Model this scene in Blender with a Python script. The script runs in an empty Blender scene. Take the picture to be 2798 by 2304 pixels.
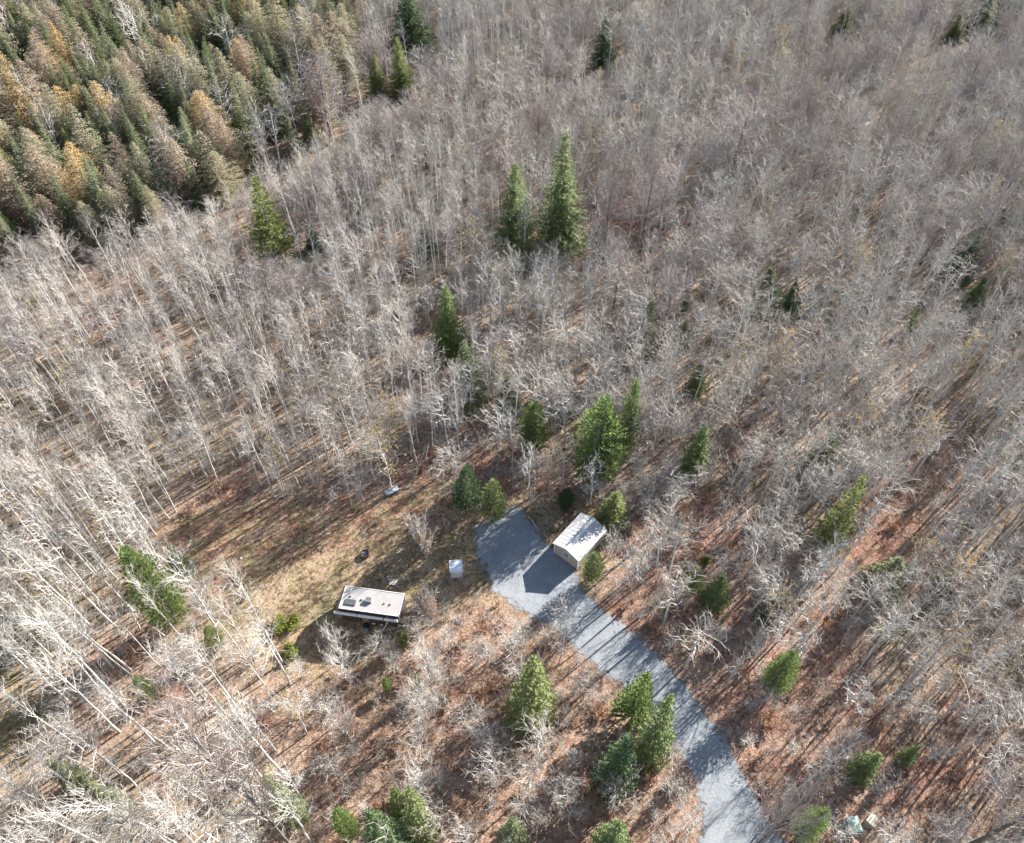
import bpy, math, random
import numpy as np
from mathutils import Vector, Matrix

# ------------------------------------------------------------------ camera, sky, sun, exposure
TILT = math.radians(40.1); FPX = 2132.0; CH = 75.0
SC = bpy.context.scene
COL = SC.collection
cam_d = bpy.data.cameras.new("camera"); cam = bpy.data.objects.new("camera", cam_d); COL.objects.link(cam)
cam.location = (0, 0, CH); cam.rotation_euler = (TILT, 0, 0)
cam_d.sensor_fit = 'HORIZONTAL'; cam_d.sensor_width = 36.0; cam_d.lens = FPX / 2798 * 36
cam_d.clip_start = 0.5; cam_d.clip_end = 3000
SC.camera = cam

SUN_EL, SUN_AZ = math.radians(25.5), math.radians(49.5)      # azimuth clockwise from +Y
w = bpy.data.worlds.new("World"); SC.world = w; w.use_nodes = True
nt = w.node_tree; nt.nodes.clear()
sky = nt.nodes.new('ShaderNodeTexSky'); sky.sky_type = 'NISHITA'; sky.sun_disc = False
sky.sun_elevation = SUN_EL; sky.sun_rotation = SUN_AZ; sky.altitude = 200; sky.air_density = 1.0; sky.dust_density = 0.6
bg = nt.nodes.new('ShaderNodeBackground'); bg.inputs['Strength'].default_value = 0.066
wo = nt.nodes.new('ShaderNodeOutputWorld')
nt.links.new(sky.outputs[0], bg.inputs[0]); nt.links.new(bg.outputs[0], wo.inputs[0])
sun_d = bpy.data.lights.new("sun", 'SUN'); sun_d.energy = 5.0; sun_d.angle = math.radians(0.5); sun_d.color = (1.0, 0.955, 0.89)
sun = bpy.data.objects.new("sun", sun_d); COL.objects.link(sun)
sdir = Vector((math.sin(SUN_AZ) * math.cos(SUN_EL), math.cos(SUN_AZ) * math.cos(SUN_EL), math.sin(SUN_EL)))
sun.rotation_euler = sdir.to_track_quat('Z', 'Y').to_euler(); sun.location = (60, 60, 120)
vs = SC.view_settings
vs.view_transform = 'Standard'; vs.look = 'None'; vs.gamma = 1.0; vs.use_curve_mapping = False
vs.exposure = 1.76
SC.cycles.max_bounces = 4; SC.cycles.diffuse_bounces = 3; SC.cycles.glossy_bounces = 2
SC.cycles.transmission_bounces = 2; SC.cycles.transparent_max_bounces = 4
SC.cycles.use_denoising = True; SC.cycles.denoiser = 'OPENIMAGEDENOISE'

# ------------------------------------------------------------------ photo pixel -> place
ST, CT = math.sin(TILT), math.cos(TILT)
def gp(px, py, z=0.0):
    a = px - 1399.0; b = 1152.0 - py
    d = (a, FPX * ST + b * CT, -FPX * CT + b * ST)
    k = (z - CH) / d[2]
    return d[0] * k, d[1] * k
def proj(x, y, z=0.0):
    dz = z - CH
    dep = y * ST - dz * CT
    return 1399 + FPX * x / dep, 1152 - FPX * (y * CT + dz * ST) / dep, dep
def height_to(x, y, py):
    lo, hi = 0.0, 45.0
    for _ in range(40):
        m = (lo + hi) / 2
        if proj(x, y, m)[1] > py: lo = m
        else: hi = m
    return lo
def in_poly(x, y, poly):
    c = False; n = len(poly); j = n - 1
    for i in range(n):
        xi, yi = poly[i]; xj, yj = poly[j]
        if (yi > y) != (yj > y) and x < (xj - xi) * (y - yi) / (yj - yi + 1e-12) + xi: c = not c
        j = i
    return c

# ------------------------------------------------------------------ materials
def new_mat(name):
    m = bpy.data.materials.new(name); m.use_nodes = True
    n = m.node_tree; n.nodes.clear()
    out = n.nodes.new('ShaderNodeOutputMaterial'); b = n.nodes.new('ShaderNodeBsdfPrincipled')
    n.links.new(b.outputs[0], out.inputs[0])
    return m, n, b
def mix(n, a, b, fac, mode='MIX'):
    x = n.nodes.new('ShaderNodeMix'); x.data_type = 'RGBA'; x.blend_type = mode
    for v, i in ((a, 6), (b, 7), (fac, 0)):
        if isinstance(v, bpy.types.NodeSocket): n.links.new(v, x.inputs[i])
        elif i == 0: x.inputs[i].default_value = v
        else: x.inputs[i].default_value = (*v, 1)
    return x.outputs[2]
def noise(n, vec, scale, detail=2, rough=0.5):
    x = n.nodes.new('ShaderNodeTexNoise'); x.inputs['Scale'].default_value = scale
    x.inputs['Detail'].default_value = detail; x.inputs['Roughness'].default_value = rough
    n.links.new(vec, x.inputs['Vector']); return x.outputs['Fac']
def ramp(n, fac, a, b):
    x = n.nodes.new('ShaderNodeMapRange'); x.inputs[1].default_value = a; x.inputs[2].default_value = b
    x.clamp = True; n.links.new(fac, x.inputs[0]); return x.outputs[0]
def worldpos(n):
    return n.nodes.new('ShaderNodeNewGeometry').outputs['Position']
def attr(n, name):
    a = n.nodes.new('ShaderNodeAttribute'); a.attribute_name = name; return a.outputs['Fac']
def math_(n, op, a, b):
    x = n.nodes.new('ShaderNodeMath'); x.operation = op; x.use_clamp = (op in ('MULTIPLY', 'ADD'))
    for i, v in enumerate((a, b)):
        if isinstance(v, bpy.types.NodeSocket): n.links.new(v, x.inputs[i])
        else: x.inputs[i].default_value = v
    return x.outputs[0]
def bump(n, b, h, dist, strength=1.0):
    x = n.nodes.new('ShaderNodeBump'); x.inputs['Distance'].default_value = dist; x.inputs['Strength'].default_value = strength
    n.links.new(h, x.inputs['Height']); n.links.new(x.outputs[0], b.inputs['Normal'])

def mat_two(name, c1, c2, scale=3.0, rough=0.8, c3=None, zone=0.05, rnd=0.35, spec=0.15):
    """two colours mixed by fine noise in the place, plus per tree variation"""
    m, n, b = new_mat(name)
    p = worldpos(n)
    col = mix(n, c1, c2, ramp(n, noise(n, p, scale, 2), 0.35, 0.65))
    if c3:
        oi = n.nodes.new('ShaderNodeObjectInfo')
        f = math_(n, 'MULTIPLY', ramp(n, noise(n, p, zone, 1), 0.35, 0.65), 1 - rnd)
        f = math_(n, 'ADD', f, math_(n, 'MULTIPLY', oi.outputs['Random'], rnd))
        col = mix(n, col, c3, f)
    n.links.new(col, b.inputs['Base Color']); b.inputs['Roughness'].default_value = rough
    b.inputs['Specular IOR Level'].default_value = spec
    return m
def mat_plain(name, c, rough=0.6, metal=0.0, spec=0.4, var=0.06, scale=2.0):
    m, n, b = new_mat(name)
    tc = n.nodes.new('ShaderNodeTexCoord')
    f = noise(n, tc.outputs['Object'], scale, 3, 0.6)
    d = tuple(max(0, v * (1 - var * 3)) for v in c); e = tuple(min(0.95, v * (1 + var)) for v in c)
    n.links.new(mix(n, d, e, ramp(n, f, 0.3, 0.6)), b.inputs['Base Color'])
    b.inputs['Roughness'].default_value = rough; b.inputs['Metallic'].default_value = metal
    b.inputs['Specular IOR Level'].default_value = spec
    return m
def mat_leaf(name, c1, c2, c3, scale=1.2):
    """needles or leaves: fine clumps of two greens, third colour by tree; a little light passes through"""
    m, n, b = new_mat(name)
    p = worldpos(n)
    col = mix(n, c1, c2, ramp(n, noise(n, p, scale, 3, 0.6), 0.35, 0.65))
    oi = n.nodes.new('ShaderNodeObjectInfo')
    col = mix(n, col, c3, math_(n, 'MULTIPLY', oi.outputs['Random'], 0.7))
    n.links.new(col, b.inputs['Base Color']); b.inputs['Roughness'].default_value = 0.7
    b.inputs['Specular IOR Level'].default_value = 0.2
    t = n.nodes.new('ShaderNodeBsdfTranslucent'); n.links.new(col, t.inputs[0])
    s = n.nodes.new('ShaderNodeMixShader'); s.inputs[0].default_value = 0.48
    n.links.new(b.outputs[0], s.inputs[1]); n.links.new(t.outputs[0], s.inputs[2])
    out = [x for x in n.nodes if x.type == 'OUTPUT_MATERIAL'][0]
    n.links.new(s.outputs[0], out.inputs[0])
    return m

M = {}
M['birch_bark'] = mat_two('birch_bark', (0.72, 0.71, 0.68), (0.42, 0.40, 0.37), 1.8, c3=(0.52, 0.50, 0.46))
M['birch_twig'] = mat_two('birch_twig', (0.62, 0.60, 0.57), (0.44, 0.42, 0.39), 1.0, c3=(0.42, 0.38, 0.35))
M['aspen_bark'] = mat_two('aspen_bark', (0.66, 0.65, 0.62), (0.46, 0.45, 0.42), 1.5, c3=(0.42, 0.40, 0.37))
M['aspen_twig'] = mat_two('aspen_twig', (0.66, 0.645, 0.61), (0.48, 0.465, 0.43), 1.0, c3=(0.44, 0.41, 0.37))
M['maple_bark'] = mat_two('maple_bark', (0.16, 0.14, 0.12), (0.10, 0.09, 0.08), 1.5)
M['maple_twig'] = mat_two('maple_twig', (0.38, 0.35, 0.33), (0.30, 0.26, 0.24), 1.0, c3=(0.36, 0.30, 0.28))
M['brush_twig'] = mat_two('brush_twig', (0.42, 0.36, 0.31), (0.26, 0.18, 0.14), 0.6, c3=(0.44, 0.40, 0.36))
M['fine_twig'] = mat_two('fine_twig', (0.42, 0.385, 0.34), (0.30, 0.27, 0.235), 0.8, c3=(0.37, 0.33, 0.28))
M['rust_leaf'] = mat_leaf('rust_leaf', (0.52, 0.31, 0.20), (0.38, 0.20, 0.12), (0.55, 0.38, 0.26), 2.0)
M['yellow_leaf'] = mat_leaf('yellow_leaf', (0.48, 0.34, 0.12), (0.36, 0.24, 0.08), (0.42, 0.34, 0.16), 2.0)
M['conifer_bark'] = mat_two('conifer_bark', (0.13, 0.11, 0.09), (0.2, 0.18, 0.16), 2.0)
M['larch_bark'] = mat_two('larch_bark', (0.24, 0.20, 0.17), (0.16, 0.13, 0.11), 2.0)
M['needle_light'] = mat_leaf('needle_light', (0.30, 0.34, 0.12), (0.17, 0.21, 0.07), (0.24, 0.27, 0.11))
M['needle_mid'] = mat_leaf('needle_mid', (0.24, 0.29, 0.12), (0.13, 0.18, 0.085), (0.26, 0.29, 0.12))
M['needle_dark'] = mat_leaf('needle_dark', (0.12, 0.18, 0.085), (0.07, 0.12, 0.065), (0.14, 0.19, 0.08))
M['needle_bright'] = mat_leaf('needle_bright', (0.25, 0.32, 0.10), (0.13, 0.19, 0.07), (0.20, 0.26, 0.09))
M['needle_dull'] = mat_leaf('needle_dull', (0.23, 0.26, 0.13), (0.15, 0.18, 0.10), (0.23, 0.25, 0.14))
M['larch_tan'] = mat_leaf('larch_tan', (0.48, 0.43, 0.28), (0.36, 0.32, 0.22), (0.40, 0.39, 0.27), 0.8)
M['larch_rose'] = mat_leaf('larch_rose', (0.50, 0.40, 0.29), (0.38, 0.30, 0.22), (0.42, 0.37, 0.29), 0.8)
M['larch_gold'] = mat_leaf('larch_gold', (0.66, 0.49, 0.24), (0.52, 0.37, 0.18), (0.56, 0.45, 0.26), 0.8)
M['spruce_stand'] = mat_leaf('spruce_stand', (0.26, 0.29, 0.17), (0.16, 0.19, 0.12), (0.33, 0.34, 0.20), 0.7)
M['dry_grass'] = mat_leaf('dry_grass', (0.44, 0.33, 0.20), (0.33, 0.24, 0.14), (0.30, 0.26, 0.13), 0.5)
M['dead_wood'] = mat_two('dead_wood', (0.42, 0.38, 0.33), (0.25, 0.21, 0.18), 3.0)

# ------------------------------------------------------------------ mesh helpers
class MB:
    def __init__(s): s.v = []; s.f = []; s.m = []
    def add(s, vs_, fs, mi=0):
        o = len(s.v); s.v += vs_; s.f += [tuple(i + o for i in f) for f in fs]; s.m += [mi] * len(fs)
    def tube(s, pts, rad, n=3, mi=0, cap=False):
        o = len(s.v); k = len(pts); up = Vector((0, 0, 1))
        for i, p in enumerate(pts):
            d = (pts[min(i + 1, k - 1)] - pts[max(i - 1, 0)])
            if d.length < 1e-6: d = Vector((0, 0, 1))
            d.normalize()
            a = d.cross(Vector((1, 0, 0)) if abs(d.x) < 0.8 else up); a.normalize(); b = d.cross(a)
            if i == k - 1 and rad[i] <= 0.0:
                s.v.append(tuple(p)); break
            for j in range(n):
                t = 2 * math.pi * j / n
                q = p + (a * math.cos(t) + b * math.sin(t)) * rad[i]
                s.v.append((q.x, q.y, q.z))
        tip = rad[-1] <= 0.0
        for i in range(k - 1):
            for j in range(n):
                j2 = (j + 1) % n
                if tip and i == k - 2: s.f.append((o + i * n + j, o + i * n + j2, o + (i + 1) * n))
                else: s.f.append((o + i * n + j, o + i * n + j2, o + (i + 1) * n + j2, o + (i + 1) * n + j))
                s.m.append(mi)
        if cap:
            s.f.append(tuple(o + j for j in range(n))[::-1]); s.m.append(mi)
            if not tip: s.f.append(tuple(o + (k - 1) * n + j for j in range(n))); s.m.append(mi)
    def box(s, c, d, rot=0.0, mi=0):
        cx, cy, cz = c; a, b, h = d[0] / 2, d[1] / 2, d[2] / 2
        cr, sr = math.cos(rot), math.sin(rot)
        vs_ = []
        for z in (-h, h):
            for x, y in ((-a, -b), (a, -b), (a, b), (-a, b)):
                vs_.append((cx + x * cr - y * sr, cy + x * sr + y * cr, cz + z))
        s.add(vs_, [(3, 2, 1, 0), (4, 5, 6, 7), (0, 1, 5, 4), (1, 2, 6, 5), (2, 3, 7, 6), (3, 0, 4, 7)], mi)
    def mesh(s, name, mats, smooth=False):
        me = bpy.data.meshes.new(name); me.from_pydata(s.v, [], s.f); me.update()
        for m in mats: me.materials.append(m)
        if len(mats) > 1: me.polygons.foreach_set('material_index', s.m)
        if smooth: me.polygons.foreach_set('use_smooth', [True] * len(s.f))
        return me
    def obj(s, name, mats, parent=None, smooth=False, loc=(0, 0, 0), rz=0.0):
        if not isinstance(mats, (list, tuple)): mats = [mats]
        o = bpy.data.objects.new(name, s.mesh(name, mats, smooth)); COL.objects.link(o)
        o.location = loc; o.rotation_euler = (0, 0, rz)
        if parent: o.parent = parent
        return o
def tag(o, label=None, cat=None, group=None, kind=None):
    if label: o['label'] = label
    if cat: o['category'] = cat
    if group: o['group'] = group
    if kind: o['kind'] = kind
    return o
def thing(name, label, cat, loc=(0, 0, 0), rz=0.0, group=None):
    o = bpy.data.objects.new(name, None); COL.objects.link(o)
    o.empty_display_size = 0.2; o.location = loc; o.rotation_euler = (0, 0, rz)
    return tag(o, label, cat, group)

# ------------------------------------------------------------------ places, as read off the photograph
DRIVE_PX = [(1300, 1482), (1294, 1440), (1345, 1412), (1409, 1380), (1440, 1412), (1477, 1466), (1515, 1500), (1560, 1545), (1575, 1560),
            (1582, 1594), (1597, 1620), (1645, 1665), (1695, 1703), (1753, 1749), (1802, 1796), (1862, 1858), (1918, 1939), (1985, 2029),
            (2037, 2133), (2089, 2223), (2141, 2304), (2190, 2400), (2290, 2560), (1930, 2560), (1912, 2400), (1914, 2304), (1918, 2242), (1912, 2180), (1890, 2119),
            (1862, 2072), (1843, 2029), (1810, 1985), (1777, 1935), (1720, 1890), (1659, 1844), (1620, 1812), (1583, 1787), (1531, 1728),
            (1469, 1690), (1411, 1660), (1373, 1635), (1345, 1610), (1338, 1580), (1322, 1550), (1304, 1520)]
CLEAR_PX = [(470, 1440), (560, 1400), (700, 1395), (850, 1370), (1000, 1385), (1120, 1370), (1190, 1330), (1235, 1370), (1250, 1430), (1340, 1425), (1411, 1370), (1500, 1400),
            (1560, 1380), (1660, 1440), (1640, 1500), (1620, 1560), (1560, 1660), (1400, 1650), (1300, 1625), (1230, 1640), (1150, 1690), (1120, 1740),
            (1020, 1790), (860, 1830), (760, 1800), (700, 1740), (600, 1700), (560, 1620), (520, 1580), (490, 1500)]
VERGE_PX = [(-200, 1840), (0, 1800), (60, 1840), (100, 1900), (115, 1960), (95, 2040), (40, 2120), (-20, 2200), (-200, 2330)]
ROAD_PX = [(2560, 2330), (2640, 2300), (2798, 2277), (3100, 2235), (3100, 2500), (2560, 2500)]
STAND_PX = [(-900, -400), (990, -400), (985, 120), (975, 250), (940, 330), (870, 420), (800, 470), (700, 500), (640, 560), (560, 620), (430, 650), (340, 670), (230, 700), (120, 735), (0, 790), (-300, 900), (-900, 1050)]
STAND_VIEW = [(-900, -900), (990, -900), (985, 260), (880, 350), (780, 410), (690, 450), (610, 490), (540, 550), (430, 560), (300, 560), (200, 580), (120, 610), (0, 660), (-900, 860)]
BRUSH_PX = [(1120, 1750), (1300, 1640), (1400, 1660), (1640, 1830), (1830, 2010), (1920, 2240), (1930, 2500), (820, 2500), (880, 2150), (840, 1950), (900, 1850)]
TOWORLD = lambda poly: [gp(*p) for p in poly]
DRIVE, CLEAR, VERGE, ROAD, BRUSH = map(TOWORLD, (DRIVE_PX, CLEAR_PX, VERGE_PX, ROAD_PX, BRUSH_PX))
# open patches in the woods: px, py, radius px (y squashed), keep share of trees, rust amount of the ground
PATCH = [(1330, 1330, 90, .2, .9), (1180, 1290, 70, .35, .9), (1100, 1330, 60, .4, .8), (1560, 1400, 60, .25, .8), (1520, 1310, 50, .3, .8), (1700, 1440, 70, .2, .9), (1340, 1180, 60, .5, .7),
         (540, 1440, 80, .6, .7), (1850, 1700, 80, .2, .9), (1950, 1780, 80, .3, .9), (2100, 2300, 110, .2, .8), (2350, 1950, 100, .35, .8), (2650, 1950, 80, .5, .8), (470, 1900, 70, .5, .8), (500, 2150, 80, .5, .7),
         (1690, 640, 130, .35, .9), (1620, 690, 110, .35, 1), (1760, 760, 80, .5, .9), (1080, 730, 55, .25, .9), (1065, 560, 50, .5, .6), (1500, 330, 60, .3, .8), (1910, 640, 80, .5, .7),
         (310, 850, 90, .35, .7), (400, 880, 70, .5, .6), (1220, 1030, 60, .3, .9), (1200, 850, 50, .4, .6), (1330, 1250, 70, .35, .8), (1430, 1200, 60, .4, .7),
         (1950, 1440, 110, .2, 1), (1880, 1490, 90, .2, 1), (1830, 1580, 80, .2, .9), (1720, 1650, 90, .15, 1), (2380, 1480, 120, .25, 1), (2330, 1540, 100, .25, 1), (2460, 1400, 80, .4, 1),
         (2560, 1250, 110, .5, .8), (1790, 1760, 70, .15, .8), (2020, 1870, 110, .2, 1), (2200, 1800, 110, .3, 1), (2250, 1720, 80, .25, 1), (2130, 2000, 110, .2, .8), (2250, 1980, 110, .4, .6),
         (2080, 2110, 90, .2, 1), (2150, 2200, 110, .15, 1), (2480, 2120, 130, .3, 1), (2600, 2150, 110, .4, 1), (2760, 2080, 90, .4, .8), (2300, 2240, 90, .15, .8), (1980, 1660, 80, .3, .8),
         (640, 1370, 80, .5, .8), (620, 2080, 90, .5, .6), (700, 1980, 70, .5, .8), (330, 1790, 60, .4, 1), (250, 1990, 60, .3, .8), (2650, 1600, 90, .5, .7), (2050, 1240, 60, .6, .6),
         (2200, 900, 60, .5, .7), (1340, 560, 60, .4, .6), (2350, 450, 80, .6, .6), (2180, 620, 70, .6, .7), (1820, 900, 60, .6, .4)]
PW = []
for (px, py, r, keep, rust) in PATCH:
    x, y = gp(px, py); x2, _ = gp(px + r, py); PW.append((x, y, x2 - x, keep, rust))
def patch_keep(x, y):
    k = 1.0
    for (cx, cy, r, kp, ru) in PW:
        d = math.hypot(x - cx, (y - cy)) / r
        if d < 1.0: k = min(k, kp)
    return k
PX_, PY_, PR_, PU_ = (np.array([p[i] for p in PW]) for i in (0, 1, 2, 4))

# ------------------------------------------------------------------ ground
def smooth_mask(X, Y, poly, soft):
    """1 inside poly falling to 0 over soft metres outside"""
    n = len(poly); inside = np.zeros(X.shape, bool); dmin = np.full(X.shape, 1e9)
    j = n - 1
    for i in range(n):
        xi, yi = poly[i]; xj, yj = poly[j]
        cond = ((yi > Y) != (yj > Y)) & (X < (xj - xi) * (Y - yi) / (yj - yi + 1e-12) + xi)
        inside ^= cond
        ex, ey = xj - xi, yj - yi; L = ex * ex + ey * ey + 1e-9
        t = np.clip(((X - xi) * ex + (Y - yi) * ey) / L, 0, 1)
        dmin = np.minimum(dmin, np.hypot(X - xi - t * ex, Y - yi - t * ey)); j = i
    return np.where(inside, 1.0, np.clip(1 - dmin / soft, 0, 1)), np.where(inside, dmin, -dmin)
def build_ground():
    xs = np.concatenate([np.array([-1500, -700, -400, -260]), np.arange(-180, 200.1, 1.0), np.array([280, 450, 800, 1500])])
    ys = np.concatenate([np.array([-800, -300, -120, -40]), np.arange(-5, 245.1, 1.0), np.array([300, 450, 900, 1800])])
    X, Y = np.meshgrid(xs, ys)
    grass, _ = smooth_mask(X, Y, CLEAR, 3.0)
    verge, _ = smooth_mask(X, Y, VERGE, 2.0)
    brush, _ = smooth_mask(X, Y, BRUSH, 4.0)
    rust = np.zeros(X.shape)
    for cx, cy, r, u in zip(PX_, PY_, PR_, PU_):
        rust = np.maximum(rust, u * np.clip(1.6 - np.hypot(X - cx, Y - cy) / r, 0, 1))
    rust = np.maximum(rust, brush * 0.55)
    # the red leaf carpet of the clearing's upper left half
    ax, ay = gp(760, 1400); bx, by = gp(880, 1560)
    red, _ = smooth_mask(X, Y, TOWORLD([(470, 1440), (640, 1380), (1000, 1375), (1190, 1330), (1240, 1400), (1130, 1440), (960, 1480), (760, 1530), (600, 1600), (520, 1560)]), 3.0)
    rust = np.maximum(rust, np.maximum(red, grass * 0.45 * (verge < .1)))
    Z = np.zeros(X.shape)
    nx, ny = len(xs), len(ys)
    verts = np.stack([X, Y, Z], -1).reshape(-1, 3)
    idx = np.arange(nx * ny).reshape(ny, nx)
    faces = np.stack([idx[:-1, :-1], idx[:-1, 1:], idx[1:, 1:], idx[1:, :-1]], -1).reshape(-1, 4)
    me = bpy.data.meshes.new("ground")
    me.vertices.add(len(verts)); me.vertices.foreach_set('co', verts.ravel())
    me.loops.add(faces.size); me.loops.foreach_set('vertex_index', faces.ravel())
    me.polygons.add(len(faces)); me.polygons.foreach_set('loop_start', np.arange(0, faces.size, 4)); me.update(calc_edges=True)
    for nm, a in (('grass', np.maximum(grass, verge)), ('rust', rust), ('verge', verge)):
        at = me.attributes.new(nm, 'FLOAT', 'POINT'); at.data.foreach_set('value', a.astype(np.float32).ravel())
    m, n, b = new_mat('forest_floor'); p = worldpos(n)
    fine = noise(n, p, 7.0, 3, 0.7); mid = noise(n, p, 1.1, 4, 0.65); big = noise(n, p, 0.09, 3, 0.6)
    vor = n.nodes.new('ShaderNodeTexVoronoi'); vor.inputs['Scale'].default_value = 4.5; n.links.new(p, vor.inputs['Vector'])
    wn = n.nodes.new('ShaderNodeSeparateColor'); n.links.new(vor.outputs['Color'], wn.inputs[0])
    leafpale = ramp(n, wn.outputs[0], 0.62, 0.95); leafdark = ramp(n, wn.outputs[1], 0.6, 0.9)
    litter = mix(n, (0.235, 0.165, 0.12), (0.43, 0.325, 0.245), ramp(n, mid, 0.35, 0.65))
    litter = mix(n, litter, (0.17, 0.15, 0.09), ramp(n, big, 0.5, 0.68))
    rusty = mix(n, (0.22, 0.10, 0.073), (0.41, 0.235, 0.17), ramp(n, mid, 0.32, 0.68))
    rf = math_(n, 'MULTIPLY', attr(n, 'rust'), ramp(n, noise(n, p, 0.35, 3, 0.6), 0.3, 0.55))
    col = mix(n, litter, rusty, rf)
    grassc = mix(n, (0.41, 0.30, 0.185), (0.21, 0.19, 0.095), ramp(n, noise(n, p, 0.22, 5, 0.65), 0.42, 0.60))
    grassc = mix(n, grassc, (0.46, 0.36, 0.24), ramp(n, fine, 0.5, 0.8))
    gf = math_(n, 'MULTIPLY', attr(n, 'grass'), math_(n, 'SUBTRACT', 1.0, math_(n, 'MULTIPLY', attr(n, 'rust'), ramp(n, noise(n, p, 0.5, 3, 0.6), 0.35, 0.6))))
    gf = math_(n, 'MULTIPLY', gf, ramp(n, math_(n, 'ADD', attr(n, 'grass'), math_(n, 'MULTIPLY', mid, 0.5)), 0.55, 0.95))
    col = mix(n, col, grassc, gf)
    col = mix(n, col, mix(n, (0.45, 0.33, 0.23), (0.5, 0.42, 0.32), fine), math_(n, 'MULTIPLY', leafpale, 0.55))
    col = mix(n, col, (0.075, 0.05, 0.035), math_(n, 'MULTIPLY', leafdark, 0.55))
    n.links.new(col, b.inputs['Base Color']); b.inputs['Roughness'].default_value = 0.95; b.inputs['Specular IOR Level'].default_value = 0.05
    h = math_(n, 'ADD', math_(n, 'MULTIPLY', fine, 0.5), math_(n, 'MULTIPLY', wn.outputs[0], 0.3))
    bump(n, b, h, 0.25, 0.9)
    me.materials.append(m)
    o = bpy.data.objects.new("ground", me); COL.objects.link(o)
    tag(o, 'leaf-strewn forest floor with tan grass in the clearing', kind='structure')
build_ground()

def build_sheet(name, poly, z, mat, label, step=0.5, ragged=0.35):
    """flat sheet inside poly, on its own fine grid with an edge that frays"""
    xs = [p[0] for p in poly]; ys = [p[1] for p in poly]
    X, Y = np.meshgrid(np.arange(min(xs) - 1.5, max(xs) + 1.5, step), np.arange(min(ys) - 1.5, max(ys) + 1.5, step))
    _, sd = smooth_mask(X, Y, poly, 1.0)
    ny, nx = X.shape
    idx = np.arange(nx * ny).reshape(ny, nx)
    quads = np.stack([idx[:-1, :-1], idx[:-1, 1:], idx[1:, 1:], idx[1:, :-1]], -1).reshape(-1, 4)
    s = sd.reshape(-1)
    keep = (s[quads].max(1) > -1.2)
    quads = quads[keep]
    used = np.unique(quads); remap = -np.ones(nx * ny, int); remap[used] = np.arange(len(used))
    verts = np.stack([X.reshape(-1), Y.reshape(-1), np.full(nx * ny, z)], -1)[used]
    me = bpy.data.meshes.new(name); me.from_pydata(verts.tolist(), [], remap[quads].tolist()); me.update()
    at = me.attributes.new('edge', 'FLOAT', 'POINT'); at.data.foreach_set('value', s[used].astype(np.float32))
    me.materials.append(mat)
    o = bpy.data.objects.new(name, me); COL.objects.link(o)
    return tag(o, label, kind='structure')
def sheet_mat(name, cols, spread, edge_noise=0.55):
    m, n, b = new_mat(name); p = worldpos(n)
    c = mix(n, cols[0], cols[1], ramp(n, noise(n, p, 0.4, 6, 0.75), 0.33, 0.62))
    c = mix(n, c, cols[2], math_(n, 'MULTIPLY', ramp(n, noise(n, p, 9.0, 3, 0.8), 0.45, 0.75), spread))
    nz = noise(n, p, 1.3, 4, 0.7)
    e = math_(n, 'ADD', math_(n, 'MULTIPLY', math_(n, 'SUBTRACT', nz, 0.5), 1.0), 0.0)
    x = n.nodes.new('ShaderNodeMath'); x.operation = 'MULTIPLY_ADD'
    n.links.new(nz, x.inputs[0]); x.inputs[1].default_value = 3.2; n.links.new(attr(n, 'edge'), x.inputs[2])
    f = ramp(n, x.outputs[0], 1.45, 1.85)
    # leaves blown over the surface
    wn = n.nodes.new('ShaderNodeTexVoronoi'); wn.inputs['Scale'].default_value = 6.5; n.links.new(p, wn.inputs['Vector'])
    sc = n.nodes.new('ShaderNodeSeparateColor'); n.links.new(wn.outputs['Color'], sc.inputs[0])
    lf = math_(n, 'MULTIPLY', ramp(n, sc.outputs[0], 0.93, 0.95), 0.4)
    c = mix(n, c, (0.30, 0.21, 0.14), lf)
    n.links.new(c, b.inputs['Base Color']); b.inputs['Roughness'].default_value = 0.9; b.inputs['Specular IOR Level'].default_value = 0.1
    bump(n, b, noise(n, p, 6.0, 4, 0.8), 0.06, 0.8)
    t = n.nodes.new('ShaderNodeBsdfTransparent'); s = n.nodes.new('ShaderNodeMixShader')
    out = [q for q in n.nodes if q.type == 'OUTPUT_MATERIAL'][0]
    n.links.new(f, s.inputs[0]); n.links.new(t.outputs[0], s.inputs[1]); n.links.new(b.outputs[0], s.inputs[2]); n.links.new(s.outputs[0], out.inputs[0])
    return m
build_sheet("gravel_driveway", DRIVE, 0.03, sheet_mat('gravel', [(0.175, 0.195, 0.22), (0.275, 0.295, 0.31), (0.44, 0.45, 0.45)], 0.6),
            'blue grey gravel driveway curving up to the storage shed and parking pad')
build_sheet("dirt_road", ROAD, 0.03, sheet_mat('road_dirt', [(0.40, 0.36, 0.29), (0.34, 0.31, 0.25), (0.45, 0.42, 0.35)], 0.5),
            'pale tan road clipping the bottom right corner of the view')

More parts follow.
